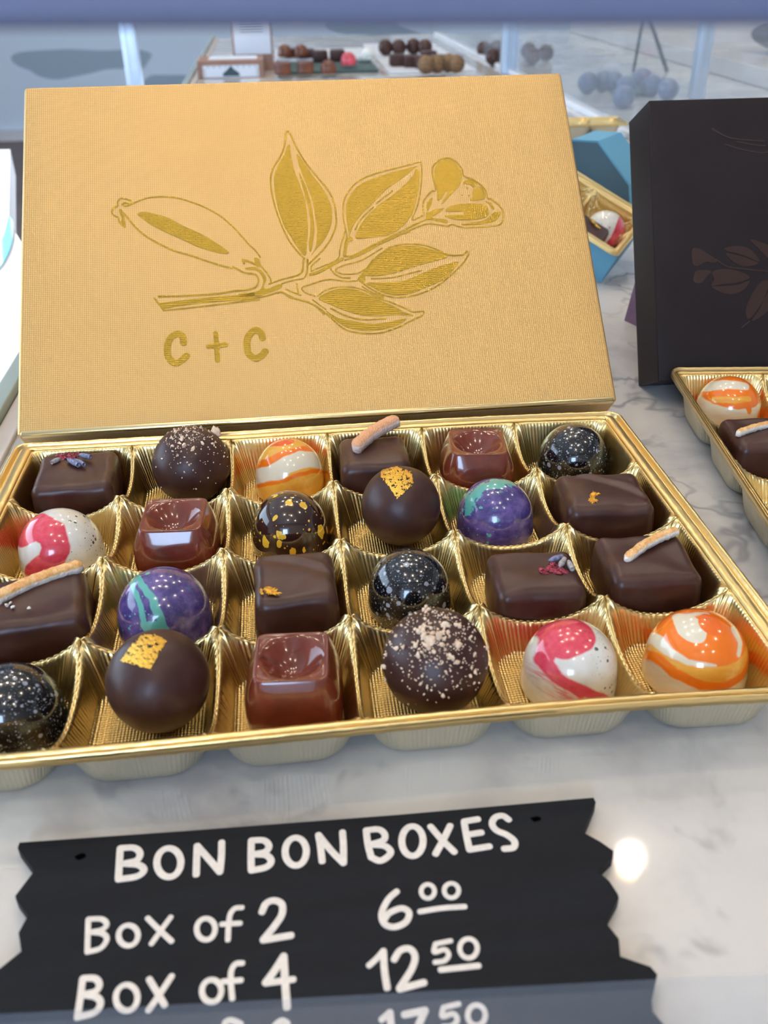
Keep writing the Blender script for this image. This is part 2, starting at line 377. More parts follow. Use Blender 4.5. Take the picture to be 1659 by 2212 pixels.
# ------------------------------------------------------------------ the room
R0 = dict(x0=-3000, x1=4600, y0=-3000, y1=6600, z0=-950, z1=2200)
def slab(name, x0, x1, y0, y1, z0, z1, mat, **k): return box(name, x0, x1, y0, y1, z0, z1, mat, r=0.5, n=1, **k)
def structure(o): o['kind'] = 'structure'; return o
structure(slab('floor', -3100, 4700, -3100, 6700, -1000, -950, FLOOR))
structure(slab('ceiling', -3100, 4700, -3100, 6700, 2200, 2250, CEIL))
structure(slab('wall_back', -3100, 4700, 6600, 6700, -950, 2200, WALLBLUE))
structure(slab('baseboard_back', -3000, 4600, 6560, 6600, -950, -880, WHITE))
structure(slab('wall_right', 4600, 4700, -3000, 6600, -950, 2200, WALLW))
structure(slab('wall_front', -1600+1500, 4600, -3100, -3000, -950, 2200, WALLW))      # front wall right of the shop window
structure(slab('wall_front_corner', -3100, -1900, -3100, -3000, -950, 2200, WALLW))
structure(slab('wall_front_sill', -1900, -100, -3100, -3000, -950, 100, WALLW))
structure(slab('wall_front_header', -1900, -100, -3100, -3000, 1900, 2200, WALLW))
structure(slab('wall_left_sill', -3100, -3000, -3000, 6600, -950, -150, WALLW))
structure(slab('wall_left_header', -3100, -3000, -3000, 6600, 1650, 2200, WALLW))
structure(slab('wall_left_near', -3100, -3000, -3000, -600, -150, 1650, WALLW))
structure(slab('wall_left_far', -3100, -3000, 3900, 6600, -150, 1650, WALLW))
structure(slab('trim_1', -3060, -3020, 1620, 1680, -150, 1650, WHITE))

# ------------------------------------------------------------------ counter and display case
ctr = empty('marble_counter', (250, 700, 0))
tag(ctr, 'long polished white marble counter with grey veins under the boxes', 'counter')
box('worktop', -380, 1250, -1060, 1250, -30, 0, MARB, ctr, r=1.5, n=2)
box('cabinet', -360, 1230, -1040, 1230, -950, -30, WHITE, ctr, r=2, n=2)
# long trims along the counter's left edge
o = box('case_rail', -145, -137, -360, 1950, -14, 6, grainy('glass_edge_green', (150, 164, 160), 0.25, ns=0.02, amt=0.05), r=1)
tag(o, 'grey-green glass channel running along the left edge of the marble counter', 'rail')
o = box('counter_trim', -136.8, -128.4, -360, 1950, -20, 2, grainy('beige_trim', (206, 198, 192), 0.3, ns=0.02, amt=0.05), r=1)
tag(o, 'pale beige stone trim between marble counter and green-grey channel', 'trim')
# bright window ledge and seat at the far left
v, f = plate([(-147, 30), (-147, 300), (-152, 325), (-196, 360), (-207, 390), (-224, 440), (-290, 730), (-900, 730), (-900, 30)], 26, False, -30)
o = mesh('window_ledge', v, f, WHITE, None, False); tag(o, 'white ledge left of the counter, glaring in direct sun', 'ledge')
CLOTH = Mat('striped_cloth', rough=0.9); x, y, z = CLOTH.xyz(); CLOTH.set('Base Color', CLOTH.mix(((x+y*0.25)*0.5).sin().ss(-0.2, 0.5), lin(110, 190, 215), lin(176, 222, 232)))
v, f = plate([tuple(onz(q, -3.5))[:2] for q in [(19,470),(28,482),(26,520),(16,552),(0,578),(-20,590),(-20,540),(4,518),(13,492)]], 1.0, True, -3.9)
o = mesh('blue_cloth', v, f, CLOTH, None, False); tag(o, 'pale blue striped cloth lying on the sunlit white ledge', 'cloth')
# ------------------------------------------------------------------ chocolate trays
WC = [[0.25216584558475685, -0.29893505788515373, 0.4072039573854259, -0.8110329934076936, -0.6372093765165424, 1.3107293853432123, 0.7153697130202581, -0.11976803102909432], [-3.539189543137098, 0.8828089932401033, -9.026101864803733, -1.021338176661653, -0.48656787174977323, -2.708344528660488, 1.6826632296335784, -1.7749849193047975]]
def bend(u, v):                              # the thin tray is slightly bent out of square
    t = np.array([1, u/100, v/100, u*u/1e4, u*v/1e4, v*v/1e4, v**3/1e6, u**3/1e6])
    return float(u+np.dot(WC[0], t)), float(v+np.dot(WC[1], t))
RIMZ = 18.0
def tray_mesh(ncol, nrow, pu, pv, warpf, front=0.42, back=0.75, left=1.0, right=1.0, flute=0.09, dens=96):
    vs, fs = [], []
    a0, b0 = pu/2, pv/2
    rings = [(0, 0, 0), (0.45, 0.015, 2.0), (0.8, 0.05, 3.2), (1.1, .12, 4.2), (1.4, .22, 5.0), (1.8, .36, 5.6), (2.3, .52, 6.2), (2.8, .70, 6.8), (3.2, .84, 7.2), (3.6, .93, 7.6), (4.2, .985, 8), (5.2, 1.0, 8), (6.4, 1.0, 8), (6.8, 0.975, 8), (10, 0.975, 6), (14, 0.975, 3)]
    per = []                                 # perimeter samples (side, t)
    for side in range(4):
        for k in range(dens): per.append((side, -1+2*k/dens))
    M = len(per)
    def hgt(side, t, ci, ri):
        rim = (side == 0 and ci == ncol-1) or (side == 2 and ci == 0) or (side == 1 and ri == 0) or (side == 3 and ri == nrow-1)
        e = 16.6-7.2*(1-abs(t)**2.3)+0.12*math.sin(t*55)
        if rim: return 17.4
        ends = [(ci+1 if side == 0 else ci), ri]
        # end of this edge that meets the outer rim rises to it
        if side in (0, 2):
            up = (t > 0 and ri == 0) or (t < 0 and ri == nrow-1)
            if side == 2: up = (t < 0 and ri == 0) or (t > 0 and ri == nrow-1)
        else:
            up = (t < 0 and ci == ncol-1) or (t > 0 and ci == 0)
            if side == 1: up = (t > 0 and ci == 0) or (t < 0 and ci == ncol-1)
            if side == 3: up = (t < 0 and ci == 0) or (t > 0 and ci == ncol-1)
        if up: e = e+(17.4-16.6)*abs(t)**2.3
        return e
    for ri in range(nrow):
        for ci in range(ncol):
            cx, cy = (ci-(ncol-1)/2)*pu, -(ri+0.5)*pv
            base = len(vs)
            for (ins, g, r) in rings:
                for (side, t) in per:
                    p = [(a0, b0*t), (-a0*t, b0), (-a0, -b0*t), (a0*t, -b0)][side]
                    f = 0.0
                    if flute and 0.02 < g < 0.97: f = flute*math.sin(2*math.pi*(t*(b0 if side in (0, 2) else a0))/1.35)
                    ii = ins+f
                    A, B = a0-ii, b0-ii
                    x = max(-A, min(A, p[0]*(A/a0))); y = max(-B, min(B, p[1]*(B/b0)))
                    if r > 0:
                        rr = min(r, A*0.95, B*0.95); qx = max(-A+rr, min(A-rr, x)); qy = max(-B+rr, min(B-rr, y))
                        dx, dy = x-qx, y-qy; L = math.hypot(dx, dy)
                        if abs(dx) > 1e-9 and abs(dy) > 1e-9 and L > 1e-9: x, y = qx+dx/L*rr, qy+dy/L*rr
                    h = hgt(side, t, ci, ri); z = h+(0.6-h)*g
                    X, Y = warpf(cx+x, cy+y); vs.append((X, Y, z))
            X, Y = warpf(cx, cy); vs.append((X, Y, 0.9)); cidx = len(vs)-1
            for k in range(len(rings)-1):
                for m in range(M):
                    fs.append((base+k*M+m, base+k*M+(m+1) % M, base+(k+1)*M+(m+1) % M, base+(k+1)*M+m))
            k = len(rings)-1
            for m in range(M): fs.append((base+k*M+m, base+k*M+(m+1) % M, cidx))
    # outer rim
    U, Vv = ncol*pu/2, nrow*pv
    prof = [(0, 17.4), (0.25, 17.8), (0.7, 18.1), (2.8, 18.15), (3.3, 18.0), (3.7, 17.1), (4.2, 16.7), (4.7, 17.2), (5.1, 18.3), (5.7, 18.7), (6.3, 18.4), (6.6, 17.6), (6.65, 15.6)]
    pts = []; n1, n2 = ncol*26, nrow*26
    for k in range(n1): pts.append((-U+2*U*k/n1, -Vv, 3))
    for k in range(n2): pts.append((U, -Vv+Vv*k/n2, 0))
    for k in range(n1): pts.append((U-2*U*k/n1, 0, 1))
    for k in range(n2): pts.append((-U, -Vv*k/n2, 2))
    base = len(vs); N = len(pts); cyr = -Vv/2
    for (off, z) in prof:
        for (px_, py_, sd) in pts:
            ox = off*(right if px_ > 0 else left); oy = off*(back if py_ > cyr else front)
            nx, ny = px_/U, (py_-cyr)/(Vv/2)
            X0 = px_*(U+ox)/U; Y0 = cyr+(py_-cyr)*(Vv/2+oy)/(Vv/2)
            rr = min(off*0.9, 5.5)*0.8
            if rr > 0:
                A, B = U+ox, Vv/2+oy; qx = max(-A+rr, min(A-rr, X0)); qy = max(-B+rr, min(B-rr, Y0-cyr)); dx, dy = X0-qx, Y0-cyr-qy; L = math.hypot(dx, dy)
                if abs(dx) > 1e-9 and abs(dy) > 1e-9: X0, Y0 = qx+dx/L*rr, cyr+qy+dy/L*rr
            X, Y = warpf(X0, Y0)
            wob = mnoise.noise(Vector((X0*0.35, Y0*0.35, off)))*0.16 if off > 0.3 else 0
            if sd == 3: z_ = min(z, 18.15) if off < 6 else z
            else: z_ = z
            vs.append((X, Y, z_+wob))
    for k in range(len(prof)-1):
        for m in range(N):
            fs.append((base+(k+1)*N+m, base+(k+1)*N+(m+1) % N, base+k*N+(m+1) % N, base+k*N+m))
    return vs, fs
def make_tray(name, label, loc, rot, **k):
    v, f = tray_mesh(**k)
    root = mesh(name, v, f, GOLD, None, True, loc, rot)
    root.data.materials.append(BACKF.m)
    md = root.modifiers.new('thickness', 'SOLIDIFY'); md.thickness = 0.25*S; md.offset = -1; md.material_offset = 1; md.use_rim = True
    tag(root, label, 'tray'); return root
make_tray('chocolate_tray', 'shiny gold plastic tray of twenty-four pockets in front of the gold lid', (0, 0, 0.3), (0, 0, 0), ncol=6, nrow=4, pu=36, pv=38, warpf=bend)
# tray of the black box: origin at its back left outer corner
TB_ROT = -0.115
def tb(u, v, z=0):                           # tray-2 local -> world
    c_, s_ = math.cos(TB_ROT), math.sin(TB_ROT); bx, by = 146.6, 36.8
    return Vector((bx+u*c_-v*s_, by+u*s_+v*c_, z))
TBN = 4
cc = tb(4+TBN*36/2, -5)
make_tray('chocolate_tray', 'gold plastic tray at the right, in front of the black lid', (cc.x, cc.y, 0.3), (0, 0, TB_ROT), ncol=TBN, nrow=4, pu=36, pv=38, warpf=lambda a, b: (a, b), left=0.35, front=0.42, flute=0.15, dens=110)

# ------------------------------------------------------------------ gold lid with stamped branch and initials
LB = Vector((-115.094, 5.0716, 19.6)); LW, LH, LTH, LPSI, LT = 230.14, 156.4, 0.835293, 0.001319, 26.0
LMAT = Matrix(((1, 0, 0), (0, math.sin(LTH), -math.cos(LTH)), (0, math.cos(LTH), math.sin(LTH))))   # columns: width, up the face, outward normal
LMAT = Matrix.Rotation(LPSI, 3, 'Z') @ LMAT
lid = empty('gift_box_cover', LB, LMAT.to_euler())
tag(lid, 'gold linen-textured box lid leaning back behind the open tray, stamped with a leafy branch', 'box')
def lid_shell(W, H, T, wall=1.6, r=0.7):
    """lid lying face up (face at z=0), open underneath"""
    v1, f1 = rbox(W, H, T, r, 3, 24)
    v1 = [p+Vector((W/2, H/2, -T)) for p in v1]
    return v1, f1
v, f = lid_shell(LW, LH, LT, r=1.5); mesh('lid_shell', v, f, LID, lid, True, angle=60)
EDGE = Mat('edge_glint_gold', lin(236, 214, 160), 0.2, 1.0)  # bright glossy tube added as the highlight along the lid's bottom edge
ev, ef = revolve([(0.01, 0), (1.35, 0.3), (1.6, 1.0), (1.6, LW-3.0), (1.35, LW-2.3), (0.01, LW-2.0)], 20)
mesh('edge_glint', [Vector((1.0+p.z, 1.35+p.x, -1.45+p.y)) for p in ev], ef, EDGE, lid)
def on_plane(px, M, B):                      # photo point -> lid coordinates
    d = ray(px); nrm = M.col[2]; t = (B-CAM).dot(nrm)/d.dot(nrm); q = M.transposed() @ (CAM+d*t-B); return Vector((q.x, q.y))
def art(tf, pts, M, B): ox, oy, s_ = tf; return [on_plane((ox+x_/s_, oy+y_/s_), M, B) for x_, y_ in pts]
tA, tB, tC, tD, tE, tF, tG = (220, 260, 4.88), (540, 260, 5.027), (700, 320, 4.1475), (600, 500, 3.858), (320, 560, 4.366), (860, 320, 6.9125), (1380, 260, 4.423)
lines = [
 (tA, [(310,885),(400,845),(500,815),(640,805),(800,820),(950,865),(1100,925),(1250,1010),(1380,1120),(1480,1230),(1560,1320),(1620,1375),(1670,1445)], .5),
 (tA, [(190,950),(250,1000),(330,1100),(450,1210),(600,1300),(750,1370),(950,1430),(1150,1500),(1350,1555),(1390,1550),(1500,1605),(1600,1620),(1640,1650),(1650,1700),(1620,1760),(1540,1785),(1400,1800),(1200,1830),(1000,1845),(800,1855),(600,1858)], .6),
 (tA, [(310,885),(250,905),(215,890),(240,870),(300,880),(305,850),(250,830),(200,825),(165,860),(165,905),(130,920),(105,960),(120,1000),(170,1025),(190,1080),(240,1125)], .55),
 (tA, [(555,1880),(600,1935),(655,2005)], .6), (tA, [(655,2005),(900,1980),(1200,1945),(1400,1920),(1659,1890)], .5),
 (tE, [(890,5),(905,40)], .7), (tE, [(890,10),(940,20),(1010,48)], .8), (tE, [(1015,0),(1040,60)], 1.2),
 (tE, [(1040,0),(1060,60),(1110,120),(1150,180),(1160,228)], .5),
 (tE, [(1140,235),(1250,195),(1400,155),(1450,110),(1465,0)], .5), (tE, [(1260,230),(1380,195),(1480,165),(1500,0)], .4),
 (tE, [(880,385),(1100,350),(1250,310),(1340,360),(1500,400),(1600,460),(1659,520)], .5),
 (tE, [(1300,285),(1360,310),(1440,340)], .5), (tE, [(1400,235),(1415,320)], .5),
 (tB, [(590,1500),(520,1430),(440,1330),(380,1220),(320,1080),(270,930),(235,780),(222,650),(250,520),(320,410),(365,310),(385,200),(385,150),(410,118),(440,150),(490,270),(560,390),(650,520),(760,650),(860,780),(915,910),(935,1050),(930,1150),(880,1280),(800,1400),(700,1500),(640,1560)], .55),
 (tB, [(590,1500),(575,1560),(570,1640),(530,1680)], .5), (tB, [(630,1520),(620,1660)], .45), (tB, [(665,1640),(670,1580),(760,1500)], .45),
 (tC, [(175,960),(190,850),(205,790),(185,700),(170,580),(180,470),(220,390),(290,310),(400,250),(560,200),(720,160),(800,140),(850,125),(870,140),(875,250),(860,400),(835,520),(790,640),(895,600)], .5),
 (tC, [(280,730),(330,640),(440,530)], .5), (tC, [(470,495),(610,385)], .5),
 (tC, [(180,970),(260,965),(420,880),(560,812),(700,745),(800,690)], .6),
 (tC, [(240,990),(400,905),(600,815),(800,722),(920,680),(1000,683),(1100,700),(1150,685),(1250,710),(1500,700),(1580,680),(1605,620),(1590,540),(1500,460),(1465,450),(1440,370),(1350,290),(1255,250),(1230,180),(1150,100),(1080,90),(1010,120),(970,180),(975,260),(1000,370),(960,390),(900,460),(885,520),(890,600)], .5),
 (tD, [(680,380),(740,310),(800,230),(880,170),(940,130),(1060,105),(1200,110),(1300,140),(1420,195),(1540,195),(1575,165),(1585,200),(1520,290),(1400,400),(1300,470),(1150,530),(1000,550),(880,530),(780,480),(720,440),(670,400)], .5),
 (tD, [(780,395),(950,385),(1100,350),(1200,325)], .45),
 (tD, [(330,540),(400,490),(500,465),(620,465),(720,490),(820,550),(940,590),(1060,640),(1130,670),(1210,665),(1200,700),(1120,740),(1000,800),(860,845),(720,850),(600,830),(520,790),(420,700),(330,630),(250,590),(160,565),(80,530),(30,505),(0,515)], .5),
 (tD, [(440,640),(560,700),(700,735),(900,725)], .5),
 (tD, [(310,540),(230,510),(200,470),(280,440),(420,400),(560,415),(660,410)], .45),
 (tD, [(290,570),(400,650)], .4), (tD, [(440,290),(450,330),(520,380),(600,388)], .5),
 (tD, [(870,140),(700,240),(560,280),(480,320),(540,355),(660,350),(740,310)], .45), (tD, [(560,240),(700,190),(860,100),(960,50),(1100,0)], .5),
 (tD, [(280,330),(400,280),(500,230),(520,130),(560,0)], .45), (tD, [(270,360),(340,340),(430,290),(540,230)], 1.0),
]
fills = [
 (tA, [(180,950),(215,950),(245,1060),(250,1130),(190,1090),(210,1040)]),
 (tA, [(375,990),(440,965),(550,985),(700,1030),(850,1110),(1050,1200),(1200,1290),(1290,1350),(1340,1395),(1280,1405),(1150,1380),(1000,1330),(850,1260),(650,1170),(500,1090),(420,1030)]),
 (tA, [(600,1930),(750,1910),(1000,1880),(1300,1850),(1500,1838),(1600,1815),(1600,1868),(1500,1890),(1200,1915),(1000,1935),(800,1960),(660,1985),(620,1950)]),
 (tE, [(920,85),(1000,75),(1070,110),(1115,180),(1105,220),(1090,260),(1120,280),(1200,250),(1255,235),(1255,270),(1160,310),(1060,345),(1000,350),(880,358),(860,325),(1000,310),(1060,280),(1085,210),(1060,140),(1010,105),(930,100)]),
 (tB, [(430,265),(445,380),(480,540),(550,720),(600,880),(620,1020),(630,1180),(620,1330),(600,1470),(520,1390),(440,1260),(370,1150),(320,1010),(285,880),(265,740),(262,620),(300,500),(370,370),(400,290)]),
 (tB, [(530,560),(600,700),(650,850),(680,1000),(700,1180),(680,1350),(655,1430),(640,1350),(655,1180),(640,1000),(600,830),(560,690)]),
 (tB, [(505,375),(560,420),(650,560),(760,700),(840,830),(885,950),(890,1080),(860,1200),(800,1310),(720,1400),(660,1470),(710,1380),(725,1200),(700,1000),(670,850),(610,690),(550,540)]),
 (tC, [(845,160),(815,175),(700,270),(560,370),(440,490),(330,600),(260,700),(225,790),(225,760),(210,700),(195,580),(205,480),(250,400),(330,320),(450,270),(600,220),(750,180)]),
 (tC, [(820,190),(855,200),(850,330),(830,450),(800,560),(750,650),(680,720),(580,780),(430,800),(290,810),(300,740),(370,630),(480,520),(600,430),(720,330),(800,240)]),
 (tC, [(225,790),(262,820),(215,850),(198,955),(184,955),(195,860)]),
 (tF, [(620,200),(720,170),(820,190),(900,290),(950,380),(945,480),(900,580),(830,650),(750,740),(690,810),(640,830),(700,740),(740,660),(710,650),(660,740),(590,780),(580,640),(550,480),(540,330),(570,250)]),
 (tF, [(965,540),(990,490),(1080,470),(1180,540),(1130,590),(1080,550),(1020,540)]),
 (tF, [(1220,575),(1280,630),(1300,720),(1260,770),(1080,785),(1110,720),(1110,640)]),
 (tF, [(700,940),(800,860),(1000,830),(1250,835),(1330,880),(1350,980),(1290,1040),(1100,1075),(850,1070),(700,1020),(760,1000),(970,990),(970,950),(830,950)]),
 (tF, [(1300,790),(1380,820),(1440,900),(1400,910),(1370,850)]),
 (tF, [(1520,940),(1520,1010),(1440,1090),(1300,1130),(1000,1150),(960,1130),(1240,1090),(1340,1040),(1420,970)]),
 (tF, [(510,740),(500,830),(440,940),(420,860),(450,790)]),
 (tF, [(400,1060),(420,960),(470,960),(520,930),(600,910),(690,900),(600,970),(510,1040),(700,1065),(745,1100),(700,1115),(520,1080),(400,1085),(200,1180),(100,1210),(250,1120)]),
 (tF, [(1018,600),(1030,588),(1042,600),(1030,612)]), (tF, [(945,700),(955,690),(965,700),(955,712)]), (tF, [(1043,710),(1055,700),(1066,710),(1055,722)]),
 (tD, [(710,360),(760,270),(830,220),(900,160),(1000,125),(1150,120),(1280,150),(1420,205),(1300,250),(1150,290),(1000,340),(850,370),(740,370)]),
 (tD, [(740,430),(900,425),(1050,410),(1200,350),(1350,290),(1500,255),(1470,310),(1380,400),(1250,460),(1100,520),(950,530),(850,500),(780,460)]),
 (tD, [(340,560),(430,500),(540,475),(650,485),(740,520),(860,580),(960,620),(1050,670),(1130,705),(1000,695),(850,705),(700,700),(560,660),(440,610)]),
 (tD, [(400,660),(500,720),(620,745),(760,770),(900,760),(1070,725),(1000,780),(860,820),(700,825),(580,800),(480,740)]),
 (tD, [(670,385),(725,365),(725,425),(690,405)]), (tD, [(705,455),(780,500),(880,540),(860,560),(720,475)]),
]
letters = [(tE, [(335,790),(325,730),(280,705),(215,740),(180,830),(195,930),(260,980),(320,950),(365,910)], 1.35), (tE, [(638,700),(655,955)], 1.0), (tE, [(568,822),(732,806)], 1.0),
 (tE, [(1080,745),(1060,690),(1010,670),(950,720),(930,800),(950,890),(1010,935),(1070,910),(1105,870)], 1.35)]
parts = [ribbon(art(t, p, LMAT, LB), w_*1.25, 0.12+0.007*(k_ % 6)) for k_, (t, p, w_) in enumerate(lines)]+[plate(art(t, p, LMAT, LB), 0.11, z0=0.0) for t, p in fills]
mesh('stamped_branch', *join(parts), STAMP, lid, False)
mesh('stamped_lettering', *join([ribbon(art(t, p, LMAT, LB), w_*2.0, 0.14+0.02*k_) for k_, (t, p, w_) in enumerate(letters)]), STAMP, lid, False)
# deep gold box base the lid rests on
o = box('gift_box', -112, 112, 51.5, 203, 0, 23.5, LID, r=0.8)
tag(o, 'low gold box base lying flat behind the leaning gold lid', 'box')

# ------------------------------------------------------------------ black box lid
DB = Vector((145.086, 37.618, 11.8)); DW, DH, DTH, DPSI, DT = 232, 118.4, 0.496, -0.016, 25.3
DMAT = Matrix.Rotation(DPSI, 3, 'Z') @ Matrix(((1, 0, 0), (0, math.sin(DTH), -math.cos(DTH)), (0, math.cos(DTH), math.sin(DTH))))
dl = empty('gift_box_cover', DB, DMAT.to_euler())
tag(dl, 'black box lid standing at the right edge, leaning back behind its tray', 'box')
v, f = lid_shell(DW, DH, DT); mesh('lid_shell', v, f, BLACKB, dl, True, angle=60)
dart = [[(510,1235),(570,1225),(650,1270),(750,1340),(700,1360),(650,1350),(600,1370),(560,1390),(515,1370)],
 [(540,1450),(600,1430),(690,1440),(640,1500),(600,1550),(520,1540)],
 [(700,1450),(800,1420),(950,1440),(1060,1500),(950,1550),(800,1565),(690,1580),(720,1520)],
 [(690,1590),(800,1585),(950,1570),(1060,1530),(1000,1620),(900,1660),(800,1650)],
 [(830,1215),(950,1200),(1050,1225),(1120,1290),(1150,1350),(1050,1310),(950,1275),(840,1250)],
 [(830,1270),(950,1290),(1050,1325),(1140,1370),(1000,1395),(900,1350)],
 [(1060,1140),(1170,1165),(1300,1230),(1400,1330),(1240,1320),(1150,1230)],
 [(1150,1560),(1230,1530),(1230,1640),(1150,1780),(1050,1900),(1020,1820),(1060,1700)],
 [(1240,1600),(1330,1560),(1330,1700),(1200,1850),(1080,1915),(1160,1790)]]
dl_lines = [[(740,1330),(850,1400),(1000,1420),(1180,1440),(1500,1470)], [(1060,1920),(985,1980)], [(700,80),(860,165),(1050,190),(1200,200)], [(940,205),(1100,235),(1210,245)], [(830,230),(950,270),(1150,310),(1240,300)]]
mesh('stamped_branch', *join([plate(art(tG, p, DMAT, DB), 0.12) for p in dart]+[ribbon(art(tG, p, DMAT, DB), 0.5, 0.13) for p in dl_lines[:2]]), BSTAMP, dl, False)
mesh('stamped_pod', *join([ribbon(art(tG, p, DMAT, DB), 0.5, 0.12) for p in dl_lines[2:]]), BSTAMP, dl, False)
# ------------------------------------------------------------------ bonbon builders
ROW = ['back row', 'second row from the lid', 'third row from the lid', 'front row']
def attach(name, verts, faces, mat, root, smooth=True, **k):     # verts in world mm -> child of root
    M = Matrix.Rotation(-root.rotation_euler.z, 3, 'Z'); L = root.location/S
    return mesh(name, [M @ (Vector(v)-L) for v in verts], faces, mat, root, smooth, **k)
def mm_of(px_w, P):                          # pixel width -> mm at point P
    d = (RM.transposed() @ (P-CAM)); return px_w*(-d.z)/FPX
FLOORZ = 1.35
def noisy(v, amt, sc_, seed=0.0):
    return [p+Vector((mnoise.noise(p*sc_+Vector((seed, 0, 0))), mnoise.noise(p*sc_+Vector((0, seed, 9))), mnoise.noise(p*sc_+Vector((5, 9, seed)))))*amt for p in v]
def dome(x, top, w_, mat, label, cat='bonbon', group=None, yaw=0.0, zb=FLOORZ, H=19.5):
    P = onz((x, top+w_*0.5), zb+7.2); R = mm_of(w_, P)/2
    P = onz((x, top+w_*0.5), zb+7.2)
    prof = [(R*0.0001, 0), (R*0.93, 0), (R*0.985, 0.3), (R*1.0, 1.0), (R*0.995, 3), (R*0.985, 5.2), (R*0.975, 5.9)]
    z1 = 6.2; n = 22
    for i in range(n+1):
        a = math.pi/2*i/n; prof.append((max(0.001, R*0.972*math.cos(a)**0.96), z1+(H-z1)*math.sin(a)))
    v, f = revolve(prof, 72)
    o = mesh('bonbon', v, f, mat, None, True, (P.x, P.y, zb), (0, 0, yaw)); tag(o, label, cat, group); return o, P, R
def caramel(x, top, w_, label, yaw=0.0, zb=FLOORZ, H=19.0):
    P = onz((x, top+w_*0.48), zb+8.5); a = mm_of(w_, P)/2/1.01
    N = 96; rows = []
    def se(k, ex, half, z):
        r_ = []
        for i in range(N):
            t = 2*math.pi*i/N; c_, s_ = math.cos(t), math.sin(t)
            q = (abs(c_)**ex+abs(s_)**ex)**(-1/ex); r_.append(Vector((half*q*c_, half*q*s_, z)))
        return r_
    for (t, hf, ex) in [(0, .90, 4.5), (.02, .94, 4.5), (.1, .97, 4.2), (.25, 1.0, 4), (.4, 1.0, 4), (.55, .985, 4.2), (.68, .94, 4.6), (.8, .875, 5.5), (.9, .81, 7), (.96, .765, 9), (.99, .745, 10), (1.0, .725, 10)]: rows.append(se(0, ex, a*hf, H*t))
    rb = a*0.66
    for r_ in [.705, .69, .67, .64, .60, .55, .49, .42, .34, .26, .18, .1, .02]:
        row = se(0, 10 if r_ > .6 else 2+8*(max(0, r_-.1)/.5)**1.2, a*r_, H)
        for p in row:
            q = math.hypot(p.x, p.y)/rb; lip = min(1, (0.715-r_)/0.05)
            p.z = H-lip*0.25-5.6*max(0.0, 1-q*q)**1.15
        rows.append(row)
    vs = [p for r_ in rows for p in r_]; fs = []
    for k in range(len(rows)-1):
        for i in range(N): fs.append((k*N+i, k*N+(i+1) % N, (k+1)*N+(i+1) % N, (k+1)*N+i))
    fs.append(tuple(range(N))[::-1]); fs.append(tuple((len(rows)-1)*N+i for i in range(N)))
    o = mesh('bonbon', vs, fs, MILK, None, True, (P.x, P.y, zb), (0, 0, yaw)); tag(o, label, 'bonbon'); return o
def truffle(x, cy, w_, label, zb=FLOORZ, seed=1.0, name='truffle'):
    zc = zb+12.9
    P = onz((x, cy), zc); R = mm_of(w_, P)/2; zc = zb+R*0.96; P = onz((x, cy), zc); R = mm_of(w_, P)/2
    bm = bmesh.new(); bmesh.ops.create_uvsphere(bm, u_segments=72, v_segments=48, radius=R); vs = [v.co.copy() for v in bm.verts]; fs = [tuple(v.index for v in f.verts) for f in bm.faces]; bm.free()
    out = []
    for p in vs:
        n = p.normalized(); p = p+n*(mnoise.noise(n*1.6+Vector((seed, 0, 0)))*0.22+mnoise.noise(n*5+Vector((seed, 4, 0)))*0.05)
        if p.z < -R*0.80: k = R*1.0; p = Vector((p.x*1.05, p.y*1.05, max(p.z, -R*0.955)))
        out.append(p)
    o = mesh(name, out, fs, TRUF, None, True, (P.x, P.y, zc)); tag(o, label, 'truffle'); return o, P, R
TOPZ = 18.3
def square(quad, label, ripple=None, zb=FLOORZ, name='bonbon', size=None, seed=0.0, h=None):
    h = h or TOPZ-zb
    Q = [onz(q, zb+h) for q in quad]; C_ = (Q[0]+Q[1]+Q[2]+Q[3])/4
    u = ((Q[1]-Q[0])+(Q[2]-Q[3])); v_ = ((Q[0]-Q[3])+(Q[1]-Q[2])); w_, d_ = u.length/2, v_.length/2
    yaw = (math.atan2(u.y, u.x)+math.atan2(-v_.x, v_.y))/2
    w_, d_ = (w_+0.6, d_+0.6) if size is None else size
    v, f = rbox(w_, d_, h, 3.2, 6, 22); out = []
    for p in v:
        t = p.z/h; k = 1.035-0.05*t; q = Vector((p.x*k, p.y*k, p.z))
        n = Vector((p.x/w_, p.y/d_, 0))
        q.z += (mnoise.noise(Vector((p.x*0.09+seed, p.y*0.09, 0)))*0.9)*t*t
        bul = 0.5*math.sin(math.pi*min(1, t)); q.x += n.x*bul; q.y += n.y*bul
        q += Vector((mnoise.noise(p*0.12+Vector((seed, 1, 0))), mnoise.noise(p*0.12+Vector((seed, 0, 7))), 0))*0.35
        if ripple and t > 0.8:
            for (x0, y0, x1, y1, wd, am) in ripple:      # a soft crease from (x0,y0) to (x1,y1)
                ax_, ay_ = x1-x0, y1-y0; L = math.hypot(ax_, ay_); s_ = ((p.x-x0)*ax_+(p.y-y0)*ay_)/L/L; cxx = 2.2*math.sin(math.pi*s_)
                dd = ((p.x-x0)*-ay_+(p.y-y0)*ax_)/L-cxx
                if -0.1 < s_ < 1.1: q.z += am*(math.exp(-(dd/wd)**2)-0.6*math.exp(-((dd+wd*1.3)/wd)**2))*(t-0.8)/0.2
        out.append(q)
    o = mesh(name, out, f, DARK, None, True, (C_.x, C_.y, zb), (0, 0, yaw)); tag(o, label, 'bonbon'); return o, C_, yaw
